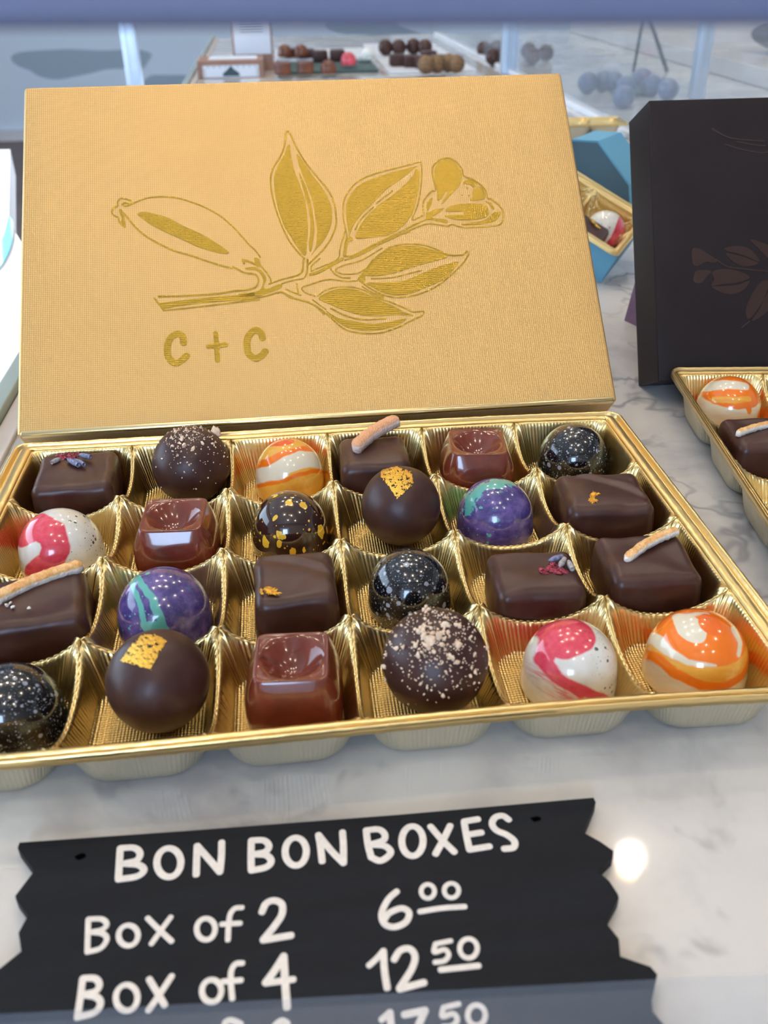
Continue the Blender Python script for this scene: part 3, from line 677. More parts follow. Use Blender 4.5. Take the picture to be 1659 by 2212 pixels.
def grain_mesh(r, seed, P, n=1, jag=0.35):
    bm = bmesh.new(); bmesh.ops.create_icosphere(bm, subdivisions=n, radius=1); vs = []
    sx, sy, sz = random.uniform(.7, 1.3), random.uniform(.6, 1.1), random.uniform(.5, .95); E_ = Euler((random.random()*6, random.random()*6, random.random()*6)).to_matrix()
    for v in bm.verts: vs.append(P+E_ @ Vector((v.co.x*sx, v.co.y*sy, v.co.z*sz))*r*(1+jag*mnoise.noise(v.co*1.7+Vector((seed, seed, 0)))*2))
    fs = [tuple(v.index for v in f.verts) for f in bm.faces]; bm.free(); return vs, fs
def ray_sphere(px, C_, R):
    d = ray(px).normalized(); oc = CAM-C_; b = oc.dot(d); q = b*b-oc.length_squared+R*R
    q = max(q, 0.0); P = CAM+d*(-b-math.sqrt(q)); return C_+(P-C_).normalized()*R
def inpoly(p, poly):
    c_ = False; n = len(poly)
    for i in range(n):
        (x1, y1), (x2, y2) = poly[i], poly[i-1]
        if (y1 > p[1]) != (y2 > p[1]) and p[0] < (x2-x1)*(p[1]-y1)/(y2-y1)+x1: c_ = not c_
    return c_
def leaf_patch(poly, C_, R, root, name='gold_leaf', holes=0.33, step=1.6):
    xs = [p[0] for p in poly]; ys = [p[1] for p in poly]; idx = {}; vs = []; fs = []
    def at(i, j):
        if (i, j) not in idx:
            px_ = (min(xs)+i*step, min(ys)+j*step); P = ray_sphere(px_, C_, R+0.12)
            n = (P-C_).normalized(); P = P+n*(0.16*mnoise.noise(Vector((px_[0]*0.2, px_[1]*0.2, 0)))+0.08)
            idx[(i, j)] = len(vs); vs.append(P)
        return idx[(i, j)]
    for i in range(int((max(xs)-min(xs))/step)+1):
        for j in range(int((max(ys)-min(ys))/step)+1):
            cx, cy = min(xs)+(i+.5)*step, min(ys)+(j+.5)*step
            jx, jy = mnoise.noise(Vector((cx*0.25, cy*0.25, 3)))*3.0, mnoise.noise(Vector((cx*0.25, cy*0.25, 8)))*3.0
            if inpoly((cx+jx, cy+jy), poly) and mnoise.noise(Vector((cx*0.13, cy*0.21, 1.5)))+0.6*mnoise.noise(Vector((cx*0.4, cy*0.4, 2))) < holes:
                fs.append((at(i, j), at(i, j+1), at(i+1, j+1), at(i+1, j)))
    attach(name, vs, fs, GLEAF, root)
def crumbs(root, C_, R, centre, n_big, n_small, spread, label=None, big=0.9):
    cd = Vector(centre).normalized()
    for k in range(n_big):
        d = (cd*1.0+Vector([random.gauss(0, spread) for _ in range(3)])*1.0).normalized()
        if d.z < -0.2: d.z = abs(d.z)
        r = big*random.uniform(0.45, 1.25)*(1.25 if (d-cd).length < .45 else .8)
        attach('nut_piece', *grain_mesh(r, k*1.3, C_+d*(R+r*0.25), 1), NUT, root, False)
    ps = []
    for k in range(n_small):
        d = (cd+Vector([random.gauss(0, spread*1.05) for _ in range(3)])).normalized()
        r = random.uniform(0.10, 0.38); ps.append(grain_mesh(r, k*.7, C_+d*(R+r*0.2), 0 if False else 1))
    o = attach('nut_dust', *join(ps), NUT, root, False); o['kind'] = 'stuff'
def bud(root, a, b, z, mat, wd=1.0):         # dried flower bud between two photo points on the top
    A, B = onz(a, z), onz(b, z); L = (B-A).length; n = 12
    prof = [(0.02, 0), (0.35, .06), (0.62, .2), (0.85, .42), (0.9, .62), (0.78, .82), (0.7, .96), (0.78, 1.0), (0.5, .96), (0.3, .8), (.02, .78)]
    v, f = revolve([(r*wd, t*L) for r, t in prof], n)
    q = Vector((0, 0, 1)).rotation_difference((B-A).normalized()).to_matrix()
    out = []
    for i, p in enumerate(v):
        a_ = math.atan2(p.y, p.x); k = 1+0.10*math.cos(a_*5); out.append(A+q @ Vector((p.x*k, p.y*k, p.z))+Vector((0, 0, wd*0.85)))
    attach('lavender_bud', out, f, mat, root)
def shreds(root, pts, z, mat, name, wd=0.45, ln=2.6, n=1):
    for i, p in enumerate(pts):
        C_ = onz(p, z+0.3); parts = []
        for k in range(n):
            a = random.uniform(0, 6.28); L = ln*random.uniform(.6, 1.2); P = []
            for t in range(5):
                s_ = (t/4-.5)*L; b_ = random.uniform(.2, .8)*math.sin(math.pi*t/4); P.append((s_, b_))
            v, f = ribbon(P, wd*random.uniform(.7, 1.4), 0.15)
            E_ = Euler((random.uniform(-.35, .35), random.uniform(-.25, .25), a)).to_matrix(); parts.append(([C_+Vector((random.uniform(-.5, .5), random.uniform(-.5, .5), 0))*(n > 1)+E_ @ q for q in v], f))
        attach(name, *join(parts), mat, root)
def peel(root, a, b, z, w_, th, mat, bow=1.2, lift=(0.1, 0.1), name='candied_peel'):
    A, B = onz(a, z+lift[0]), onz(b, z+lift[1]); L = (B-A).length; n = 40; vs = []; fs = []
    sec = [(-.5, 0), (-.5, .7), (-.36, .96), (0, 1.04), (.36, .96), (.5, .7), (.5, 0)]
    m = len(sec)
    for i in range(n+1):
        t = i/n; x = (t-.5)*L; cap = min(1, (min(t, 1-t)*L/1.3+0.25)); yb = bow*math.sin(math.pi*t)
        for (y_, z_) in sec:
            q = Vector((x, y_*w_*cap+yb, z_*th*(0.55+0.45*cap)))
            q += Vector((0, mnoise.noise(Vector((x*.7, y_*2, z_)))*0.35, mnoise.noise(Vector((x*.9, y_*3, z_+5)))*0.25)); vs.append(q)
    for i in range(n):
        for k in range(m): fs.append((i*m+k, i*m+(k+1) % m, (i+1)*m+(k+1) % m, (i+1)*m+k))
    fs.append(tuple(range(m))[::-1]); fs.append(tuple(n*m+k for k in range(m)))
    d = B-A; yaw = math.atan2(d.y, d.x); pit = -math.asin(d.z/L)
    o = mesh(name, vs, fs, mat, root); C_ = (A+B)/2
    M = Matrix.Rotation(-root.rotation_euler.z, 3, 'Z'); o.location = (M @ (C_-root.location/S))*S
    o.rotation_euler = (Matrix.Rotation(-root.rotation_euler.z, 3, 'Z') @ Matrix.Rotation(yaw, 3, 'Z') @ Matrix.Rotation(pit, 3, 'Y')).to_euler(); return o
def flakes(root, C_px, z, rad_px, n, mat=FLAKE, name='petal_flake'):
    parts = []
    for k in range(n):
        a = random.uniform(0, 6.28); rr = random.uniform(0, rad_px*0.75); c_ = onz((C_px[0]+rr*math.cos(a), C_px[1]+rr*0.7*math.sin(a)), z)
        L = random.uniform(1.2, 2.6); m = 7; poly = []
        for i in range(m*2): t = 6.28*i/(m*2); q = L*0.62*(1.0 if i % 2 else random.uniform(.35, .7)); poly.append((q*math.cos(t)*1.4, q*math.sin(t)*.55))
        v, f = plate(poly, 0.16, False); E_ = Euler((random.uniform(-.4, .4), random.uniform(-.3, .3), random.uniform(0, 3.1))).to_matrix()
        parts.append(([c_+Vector((0, 0, 0.35))+E_ @ q for q in v], f))
    attach(name, *join(parts), mat, root, False)

# ------------------------------------------------------------------ the twenty-four chocolates (back row to front row)
o, C_, yw = square([(84,978),(238,972),(250,1048),(72,1052)], 'square dark chocolate in the back left pocket with blue-grey lavender buds on top', seed=1)
zt = TOPZ+0.25
for a, b, m_, k in [((133,994),(112,1004),BUDG,1.0), ((146,996),(171,1010),BUD,1.15), ((160,996),(183,1008),BUD,1.0), ((171,987),(197,992),BUD,1.1)]: bud(o, a, b, zt, m_, k)
shreds(o, [(130,984),(143,988),(150,984),(157,989),(163,983)], zt, PETAL, 'rose_petal', 0.8, 2.8, 2)
o, P, R = truffle(413, 1003, 166, 'round dark truffle in the back row dusted with crushed nuts, second pocket from the left', seed=2)
crumbs(o, P, R, (0.05, -0.35, 1), 30, 260, 0.46, big=0.7)
attach('nut_piece', *grain_mesh(1.9, 3.3, ray_sphere((466, 933), P, R)+Vector((0.3, 0, 0.6)), 2), NUT, o, True)
OB = orange_dome(YEL, [('s', [(-13, 2.6), (-8, 2.2), (-3, 4.2), (3, 6.0), (9, 7.5)], 2.2, 1.6, ORG), ('s', [(-13, -1.8), (-6, -1.6), (-1, 1.2), (5, 3.2), (12, 3.0)], 3.2, 3.0, CREAM), ('s', [(-12, -4.6), (-4, -4.6), (4, -2.2), (12, -0.6)], 0.7, 0.7, ORG), ('d', (-2.6, 10.6), (5.2, 2.0), ORD)])
dome(625, 945, 150, OB, 'orange and cream marbled dome bonbon in the back row, third pocket from the left')
o, C_, yw = square([(738,945),(872,935),(885,1000),(735,1012)], 'square dark chocolate in the back row carrying an upright sugared pink-orange peel', seed=3)
peel(o, (766, 978), (860, 915), TOPZ, 4.4, 4.0, RINDP, 1.6, (0.1, 2.6))
ps = [grain_mesh(random.uniform(.12, .3), k, onz((775+random.uniform(0, 75), 962-random.uniform(-8, 42)), TOPZ+2.4), 1) for k in range(30)]
caramel(1029, 932, 158, 'glossy square caramel bonbon with dished top in the back row, second pocket from the right', yaw=-0.10)
dome(1238, 910, 152, black_dome(1), 'glossy black speckled dome bonbon in the back right corner pocket')
# second row
PK1 = pink_dome([([(-9.5, 4.6), (-4, 6.2), (0.6, 3.6), (1.8, -1.0), (-0.5, -5.5), (-6.5, -9.0)], 4.5, 4.0)], 2.5, 1)
dome(131, 1090, 180, PK1, 'white dome bonbon with a pink swirl in the second row, leftmost pocket')
caramel(384, 1085, 176, 'glossy square caramel bonbon with dished top in the second row, second pocket from the left', yaw=-0.06)
dome(626, 1055, 168, yellow_dome(), 'dark dome bonbon splattered with yellow drops')
o, P, R = truffle(866, 1092, 171, 'smooth round truffle with a gold leaf patch in the second row, below the sugared peel', seed=5)
leaf_patch([(824,1014),(857,1008),(888,1020),(894,1045),(876,1062),(858,1078),(845,1058),(823,1030)], P, R, o)
dome(1070, 1027, 168, blue_dome(1, 'splash'), 'purple-blue dome bonbon with a teal splash on its crown, second row')
o, C_, yw = square([(1220,1025),(1370,1012),(1414,1088),(1218,1108)], 'square dark chocolate with a yellow flake in the second row by the right rim', seed=4, ripple=[(-4, 10, 13, -4, 1.6, .5)])
flakes(o, (1283, 1083), TOPZ+0.1, 19, 9); flakes(o, (1283, 1070), TOPZ+0.4, 7, 3)
# third row
o, C_, yw = square([(-20,1247),(170,1230),(192,1325),(-40,1362)], 'square dark chocolate at the left edge topped with a long orange peel strip', seed=6)
peel(o, (-14, 1305), (181, 1228), TOPZ, 3.4, 3.0, RIND, 1.4)
for k, q in enumerate([(15, 1308), (22, 1303), (28, 1310), (63, 1313)]): attach('sugar_crystal', *grain_mesh(0.7, k*3.1, onz(q, TOPZ+0.6), 1), SUGAR, o, False)
dome(354, 1215, 203, blue_dome(3, 'band'), 'purple-blue dome bonbon with two teal stripes down its front')
o, C_, yw = square([(552,1198),(712,1182),(730,1285),(548,1305)], 'square dark chocolate with a yellow flake and a soft crease, middle of the third row', seed=8, ripple=[(-9, 11, 12, 0, 1.6, .55)])
flakes(o, (580, 1279), TOPZ+0.1, 26, 13)
dome(884, 1180, 182, black_dome(2), 'glossy black speckled dome bonbon behind the nut-covered truffle in the third row')
o, C_, yw = square([(1062,1190),(1230,1180),(1268,1270),(1072,1292)], 'square dark chocolate with lavender buds and magenta petals in the third row', seed=9)
for a, b, m_, k in [((1184,1216),(1214,1206),BUD,0.9), ((1208,1230),(1219,1212),BUDG,1.0), ((1226,1215),(1236,1235),BUDG,1.0)]: bud(o, a, b, zt, m_, k)
shreds(o, [(1174,1234),(1190,1228),(1198,1222),(1206,1234),(1215,1236)], zt, PETAL, 'rose_petal', 0.8, 2.6, 2)
o, C_, yw = square([(1300,1152),(1462,1148),(1518,1235),(1318,1265)], 'square dark chocolate with an orange peel strip in the third row by the right rim', seed=10)
peel(o, (1350, 1215), (1464, 1150), TOPZ, 2.8, 2.2, RIND, 1.3, (0.1, 1.3))
# front row
dome(28, 1427, 214, black_dome(5), 'glossy black speckled dome bonbon cut off by the left edge of the photo, front row')
o, P, R = truffle(342, 1470, 221, 'smooth round truffle with a gold leaf patch in the front row', seed=12)
leaf_patch([(290,1385),(312,1370),(336,1371),(361,1385),(343,1412),(325,1447),(292,1437),(260,1428)], P, R, o, holes=0.42)
caramel(636, 1382, 211, 'glossy square caramel bonbon with dished top in the front row', yaw=-0.06)
o, P, R = truffle(940, 1428, 229, 'round dark truffle heavily coated with crushed nuts in the front row', seed=14)
crumbs(o, P, R, (-0.05, -0.55, 1), 80, 520, 0.50, big=0.85)
PK2 = pink_dome([([(1.2, 8.4), (-4.2, 7.6)], 4.0, 4.8), ([(-7.2, 6.2), (-9.0, 2.6), (-6.5, -1.8), (-0.5, -6.2)], 2.2, 1.3), ([(-4, -3.6), (2, -6.4), (9, -9.6)], 1.6, 0.8)], 1.0, 2, ([(-9, 0), (-6, -5), (2, -9)], 3.0, 3.0))
dome(1231, 1332, 208, PK2, 'white dome bonbon with a pink swirl in the front row')
OB2 = orange_dome(CREAM, [('d', (0.2, 2.0), (13.4, 9.6), YEL), ('s', [(-13, 1.0), (-10, -3.2), (-4, -6.6), (2, -7.2), (8, -5.2), (12.6, -0.6)], 1.15, 1.15, ORG), ('d', (0.2, 5.6), (11.8, 7.4), ORG),
 ('s', [(-12, 5.5), (-10.6, 2.4), (-7, -0.3), (-0.8, -1.4)], 1.5, 0.35, CREAM), ('d', (-4.2, 8.0), (3.3, 3.6), CREAM), ('s', [(-4.5, 10.9), (-1, 11.5), (2.2, 11.2)], 0.5, 0.25, CREAM), ('d', (0.9, 8.6), (3.0, 2.6), lin(236, 108, 30)), ('s', [(7.6, 6.4), (8.2, 3.6), (6.6, 0.8)], 1.2, 0.7, CREAM)], 0.9)
dome(1505, 1305, 220, OB2, 'orange and cream marbled dome bonbon in the front right corner pocket')
# chocolates of the black box
OB3 = orange_dome(CREAM, [('d', (0.5, 4.2), (12.2, 7.6), ORG), ('s', [(-9, 1.6), (-3, 0.2), (3, 0.6)], 1.2, 1.2, YEL), ('s', [(2.4, -2.4), (3.2, -4.4)], 1.6, 1.1, ORG), ('s', [(-9, 8), (-4, 7.4), (3, 6.0)], 2.3, 1.9, CREAM), ('s', [(10, -6), (12, -3)], 2, 2, ORG)], 1.4)
dome(1573, 808, 138, OB3, 'orange and cream marbled dome bonbon in the tray of the black box')
o, C_, yw = square([(1568,903),(1690,893),(1725,955),(1598,968)], 'square dark chocolate with a pale peel strip in the tray of the black box', seed=16)
peel(o, (1590, 942), (1705, 915), TOPZ, 2.4, 2.2, RIND, 1.3)

# ------------------------------------------------------------------ price sign
SZ = 3.2
so = onz((620, 1990), 0)
sg = empty('price_sign', (so.x, so.y, 0))
tag(sg, 'black painted sign with zigzag ends lettered with bonbon box prices, flat on the marble', 'sign')
def sp_(q, z=SZ): p = onz(q, z); return (p.x-so.x, p.y-so.y)
outline = [(42,1820),(400,1795),(860,1760),(1282,1723),(1287,1733),(1274,1765),(1260,1798),(1295,1817),(1325,1838),(1324,1850),(1292,1882),(1316,1903),(1335,1932),(1337,1940),(1308,1992),(1337,2028),(1340,2066),(1405,2088),(1420,2105),(1408,2160),(1410,2185),(1435,2215),(1450,2330),(1470,2480),
 (-180,2560),(-150,2440),(-190,2330),(-120,2240),(-140,2150),(0,2092),(46,2055),(40,2015),(60,1978),(34,1942),(33,1935),(72,1884),(70,1876),(38,1832)]
mesh('board', *plate([sp_(q) for q in outline], SZ, False), SIGNM, sg, False)
K1, K2, K3 = (0, 1680, 2.0), (830, 1680, 2.0), (700, 1900, 1.73)
def el(cx, cy, rx, ry, n=14, ph=0.4, tilt=0.0):
    return [(cx+rx*math.cos(ph+2*math.pi*i/n)+tilt*ry*math.sin(ph+2*math.pi*i/n)*-1, cy+ry*math.sin(ph+2*math.pi*i/n)) for i in range(n+1)]
def txt(items, name='lettering'):
    parts = []
    for k_, (tf, pts, w_) in enumerate(items):
        ox, oy, s_ = tf; P = [sp_((ox+x_/s_, oy+y_/s_)) for x_, y_ in pts]; v, f = ribbon(P, w_, 0.14); parts.append(([q+Vector((0, 0, SZ+0.013*(k_ % 5)-0.005)) for q in v], f))
    mesh(name, *join(parts), CHALK, sg, False)
a = 1.55
txt([(K1, [(520,305),(516,370),(512,437)], a), (K1, [(520,305),(580,304),(605,328),(590,358),(535,372)], a), (K1, [(535,372),(600,378),(622,402),(590,428),(512,440)], a),
 (K1, el(730,368,52,62), a), (K1, [(848,420),(850,355),(852,295)], a), (K1, [(852,295),(905,355),(950,408)], a), (K1, [(950,408),(957,340),(958,280)], a),
 (K1, [(1086,272),(1085,335),(1086,400)], a), (K1, [(1086,272),(1140,272),(1162,296),(1145,322),(1096,332)], a), (K1, [(1096,332),(1150,336),(1172,362),(1150,388),(1086,402)], a),
 (K1, el(1278,320,46,60), a), (K1, [(1392,362),(1385,300),(1376,248)], a), (K1, [(1376,248),(1430,315),(1484,370)], a), (K1, [(1484,370),(1484,300),(1480,236)], a)], 'word_bon')
txt([(K1, [(1582,228),(1590,290),(1604,345)], a), (K1, [(1582,228),(1635,224),(1662,245),(1655,272),(1600,290)], a), (K1, [(1600,290),(1660,295),(1688,320),(1672,345),(1640,360),(1604,345)], a),
 (K2, el(122,275,46,64), a), (K2, [(200,212),(250,270),(303,322)], a), (K2, [(285,208),(255,270),(222,330)], a), (K2, [(345,192),(355,250),(368,310)], a), (K2, [(345,190),(405,180)], a), (K2, [(355,248),(420,238)], a), (K2, [(368,312),(455,298)], a),
 (K2, [(538,182),(512,165),(480,172),(466,200),(485,228),(530,248),(562,275),(558,302),(518,308)], a)], 'word_boxes')
b = 1.15
txt([(K1, [(382,612),(380,680),(378,752)], b), (K1, [(382,612),(440,612),(462,635),(440,658),(392,668)], b), (K1, [(392,668),(445,675),(462,700),(435,738),(378,754)], b), (K1, el(555,683,42,44), b),
 (K1, [(638,608),(690,660),(742,708)], b), (K1, [(738,603),(700,655),(655,718)], b), (K1, el(890,655,40,46), b), (K1, [(1046,562),(1015,566),(995,592),(988,640),(985,702)], b), (K1, [(958,634),(1038,630)], b),
 (K1, [(1132,582),(1150,545),(1185,532),(1218,548),(1218,592),(1188,640),(1138,702)], 1.5), (K1, [(1138,702),(1258,682)], 1.5)], 'line_box_of_two')
txt([(K1, [(358,868),(348,950),(335,1035)], b*1.15), (K1, [(358,868),(410,868),(430,895),(412,925),(360,938)], b*1.15), (K1, [(360,938),(415,948),(435,975),(410,1015),(335,1036)], b*1.15), (K1, el(548,952,47,56), b),
 (K1, [(645,872),(680,930),(712,984)], b*1.1), (K1, [(742,858),(695,930),(642,1006)], b*1.1), (K1, el(915,922,42,48), b), (K1, [(1048,802),(1018,806),(1000,835),(998,890),(1004,955)], b), (K1, [(962,882),(1042,876)], b),
 (K1, [(1226,772),(1190,830),(1148,888)], 1.5), (K1, [(1148,888),(1268,872)], 1.3), (K1, [(1226,772),(1232,880),(1240,992)], 1.5)], 'line_box_of_four')
txt([(K1, [(365,1120),(350,1200),(335,1290)], b), (K1, [(365,1120),(425,1122),(440,1160),(365,1195)], b), (K1, [(365,1195),(440,1210),(425,1275),(335,1290)], b), (K1, el(555,1215,46,56), b), (K1, [(640,1130),(715,1250)], b), (K1, [(745,1115),(640,1265)], b),
 (K1, el(900,1190,42,48), b), (K1, [(1040,1066),(1010,1052),(985,1052),(970,1080),(985,1220)], b), (K1, [(950,1140),(1030,1130)], b), (K1, [(1240,1065),(1215,1055),(1180,1090),(1160,1170),(1180,1230),(1230,1225),(1240,1180),(1200,1160),(1165,1190)], 1.4)], 'line_box_of_six')
c = 1.2
txt([(K3, [(272,45),(240,75),(216,125),(225,165),(262,178),(305,160),(318,125),(290,108),(245,125),(225,150)], c*1.15), (K3, el(388,45,25,26), c*.85), (K3, el(476,42,27,27), c*.85), (K3, [(358,121),(440,108),(526,102)], c)], 'price_two')
txt([(K3, [(168,322),(195,298),(222,268)], c), (K3, [(222,268),(226,340),(236,406)], c*1.15), (K3, [(262,300),(285,266),(320,260),(340,288),(328,335),(282,408)], c*1.15), (K3, [(282,410),(374,386)], c*1.15),
 (K3, [(474,230),(416,242)], c*.85), (K3, [(416,242),(412,272),(450,262),(466,282),(450,304),(414,310)], c*.85), (K3, el(540,258,33,36), c*.85), (K3, [(435,338),(578,323)], c)], 'price_four')
txt([(K3, [(215,525),(246,498)], c), (K3, [(246,498),(252,560),(262,620)], c*1.15), (K3, [(300,506),(378,490)], c*1.15), (K3, [(378,490),(352,550),(330,620)], c*1.15), (K3, [(504,466),(446,480)], c*.85), (K3, [(446,480),(442,512),(482,502),(498,524),(480,548),(444,552)], c*.85),
 (K3, el(570,508,33,38), c*.85), (K3, [(460,590),(604,572)], c)], 'price_six')
NAILM = plainmat('nail_hole', (3, 3, 4), 1.0, Specular_IOR_Level=0.0)
for q in ((175, 1851), (1157, 1769)):
    p = sp_(q); v, f = plate([(p[0]+1.3*math.cos(t*.7)*random.uniform(.6, 1.1), p[1]+.9*math.sin(t*.7)*random.uniform(.6, 1.1)) for t in range(9)], 0.12, True, SZ); mesh('nail_hole', v, f, NAILM, sg, False)
# ------------------------------------------------------------------ teal gift box standing tilted behind, with its own tray
def frame(P, e1, e2):
    e1 = Vector(e1).normalized(); e2 = (Vector(e2)-e1*Vector(e2).dot(e1)).normalized(); return Matrix((e1, e2, e1.cross(e2))).transposed()
TP = Vector((179.5, 197.2, 19.0)); TM = frame(TP, (15.1, -9.2, -8.5), (10.8, 13.7, 1.9))      # x to the right along the front edge, y back, z up
tbx = empty('gift_box', TP, TM.to_euler()); tag(tbx, 'small teal-blue box with gold tray, tipped up between gold lid and black lid', 'box')
box('box_body', -120, 0, 0, 57, -21, -19, TEAL, tbx, r=0.4)
for nm_, q_ in (('front_wall', (-120, 0, 0, 1.4)), ('back_wall', (-120, 0, 55.6, 57)), ('side_wall', (-1.4, 0, 1.4, 55.6)), ('side_wall', (-120, -118.6, 1.4, 55.6))): box(nm_, q_[0], q_[1], q_[2], q_[3], -19, -0.6, TEAL, tbx, r=0.3)
v, f = tray_mesh(3, 2, 34, 26, lambda a_, b_: (a_, b_), left=0.5, right=0.5, front=0.6, back=0.8, dens=40)
v = [Vector((p[0]-54, p[1]+54, p[2]-17.4+0.6)) for p in v]
mesh('inner_tray', v, f, GOLD, tbx)
def in_plane(px, M, B, off=0.0):
    d = ray(px); n = M.col[2]; t = (B+n*off-CAM).dot(n)/d.dot(n); return CAM+d*t
def local(P, M, B): return M.transposed() @ (P-B)
# its chocolates
tq = local(in_plane((1307, 478), TM, TP, -4), TM, TP)
v, f = revolve([(0.001, 0), (12.6, 0), (13, 1), (12.8, 5.5)]+[(max(.001, 12.7*math.cos(math.pi/2*i/14)), 6+13*math.sin(math.pi/2*i/14)) for i in range(15)], 40)
PK3 = pink_dome([([(6, 11), (8, 4), (9, -3), (8, -10)], 3.4, 3.0)], -30, 4)
def tloc(x_, y_, z_): return TP+TM @ Vector((x_, y_, z_))
tR = TM.to_euler()
o = mesh('bonbon', v, f, PK3, None, True, tloc(tq.x+3, 33, -16), tR); tag(o, 'white and pink dome bonbon in the teal box behind', 'bonbon')
tq2 = local(in_plane((1310, 512), TM, TP, 0), TM, TP)
v, f = rbox(23, 20, 15, 3, 5, 10)
o = mesh('bonbon', v, f, DARK, None, True, tloc(-24, 13.5, -16), tR); tag(o, 'dark square chocolate with a gold flake in the teal box behind', 'bonbon')
v, f = join([plate([(2.6*math.cos(t)*(1 if i % 2 else .5)+dx, 1.5*math.sin(t)*(1 if i % 2 else .5)+dy) for i, t in enumerate([k*.52 for k in range(12)])], .3, False, 16.1) for dx, dy in ((1, 3), (4, 1.5), (-1, 4.5))])
mesh('gold_flake', v, f, GLEAF, o, False)
# its lid, leaning behind it
BP = TP+TM @ Vector((0, 61, -4)); up = (TM @ Vector((0, .55, 1))).normalized(); TLM = frame(BP, TM.col[0], up)
face = [(1180,296),(1235,306),(1291,309),(1358,402),(1362,470),(1180,355)]
F = [local(in_plane(q, TLM, BP), TLM, BP) for q in face]
T2 = None
A_ = in_plane(face[2], TLM, BP); d_ = ray((1312, 281)); nrm = TLM.col[2]
# thickness direction: straight back from the face
thk = 26
tl = empty('gift_box_cover', BP, TLM.to_euler()); tag(tl, 'teal-blue box lid with dark teal face leaning behind the small teal box', 'box')
v, f = plate([(p.x, p.y) for p in F], 1.2, False, 0.0); mesh('front_panel', v, f, TEALD, tl, False)
# side walls as one bent strip of board
vs, fs = [], []
for i in (1, 2, 3, 4):
    p = F[i]; vs += [Vector((p.x, p.y, 1.3)), Vector((p.x+6, p.y+14, -thk))]
for i in range(3): fs.append((2*i, 2*i+1, 2*i+3, 2*i+2))
o = mesh('side_panel', vs, fs, TEAL, tl, False); md = o.modifiers.new('thickness', 'SOLIDIFY'); md.thickness = 1.2*S
# second gold tray further back
g0, g1 = onz((1190, 277), 22), onz((1330, 279), 22)
v, f = tray_mesh(3, 1, 30, 30, lambda a_, b_: (a_, b_), dens=32)
cx_, cy_ = 300, 640
o = mesh('chocolate_tray', v, f, GOLD, None, True, (286, 668, 0), (0, 0, -0.05)); o.data.materials.append(BACKF.m); md = o.modifiers.new('thickness', 'SOLIDIFY'); md.thickness = .3*S; md.material_offset = 1
tag(o, 'small gold tray far behind the teal box', 'tray')
# plum card prop behind the black lid
pp = onz((1345, 690), 0)
pm = [onz((1345, 690), 0), onz((1392, 745), 0)]
def prism(name, base, top, mat, parent=None):
    n = len(base); vs = list(base)+list(top); fs = [tuple(range(n))[::-1], tuple(range(n, 2*n))]+[(i, (i+1) % n, n+(i+1) % n, n+i) for i in range(n)]; return mesh(name, vs, fs, mat, parent, False)
b_ = [Vector(q) for q in ((167, 143, 0), (186, 90.5, 0), (330, 100, 0), (320, 190, 0))]
o = prism('gift_box', b_, [Vector((q.x+5, q.y+9 if q.y < 120 else q.y-4, 46)) for q in b_], PURP); tag(o, 'plum-coloured box behind the black lid, only its left corner showing', 'box')

# ------------------------------------------------------------------ far end of the case
# kraft carton with printed label
KY = 1245
kt = empty('printed_carton', (-78, KY+35, 0)); tag(kt, 'brown carton with a white patterned label behind the gold lid', 'carton')
box('carton_body', -50, 50, -35, 35, 0, 24.0, KRAFT, kt, r=.8)
LABW = plainmat('label_white', (222, 230, 240), 0.6); LABG = plainmat('label_ink', (52, 78, 88), 0.6)
box('label', -42, 42, -35.4, -35.0, 1, 17.5, LABW, kt, r=.1, n=1)
inks = []
for k in range(9): inks.append(([Vector((-36+k*9+dx, -35.6, 14.9+dz)) for dx, dz in ((0, 0), (3, 0), (3, 1), (0, 1))], [(0, 1, 2, 3)]))
for s_ in (-1, 1):
    for k in range(4): inks.append(([Vector((s_*(39.5)+dx, -35.6, 11.5-k*3+dz)) for dx, dz in ((-.6, 0), (.6, 0), (.6, 1.7), (-.6, 1.7))], [(0, 1, 2, 3)]))
inks.append(([Vector((x_, -35.6, z_)) for x_, z_ in ((-13, 2.5), (13, 2.5), (12, 7), (5, 12), (0, 17), (-5, 12), (-12, 7))], [tuple(range(7))]))
mesh('label_print', *join(inks), LABG, kt, False)
box('top_label', -34, 40, -18, 30, 24.0, 24.4, LABW, kt, r=.1, n=1)
kt2 = empty('printed_carton', (-42, 1345, 0)); tag(kt2, 'white printed carton standing upright behind the brown carton', 'carton')
box('carton_body', -34, 30, -14, 14, 0, 112, KRAFT, kt2, r=.8); box('label', -31, 27, -14.5, -14.0, 24, 108, LABW, kt2, r=.1, n=1)
inks = [([Vector((x_-2, -14.7, z_+86)) for x_, z_ in ((-9, 0), (9, 0), (8, 4), (3, 8), (0, 12), (-3, 8), (-8, 4))], [tuple(range(7))])]
for k in range(5): inks.append(([Vector((x_, -14.7, 56+k*4+dz)) for x_, dz in ((-20, 0), (16, 0), (16, .8), (-20, .8))], [(0, 1, 2, 3)]))
mesh('label_print', *join(inks), LABG, kt2, False)
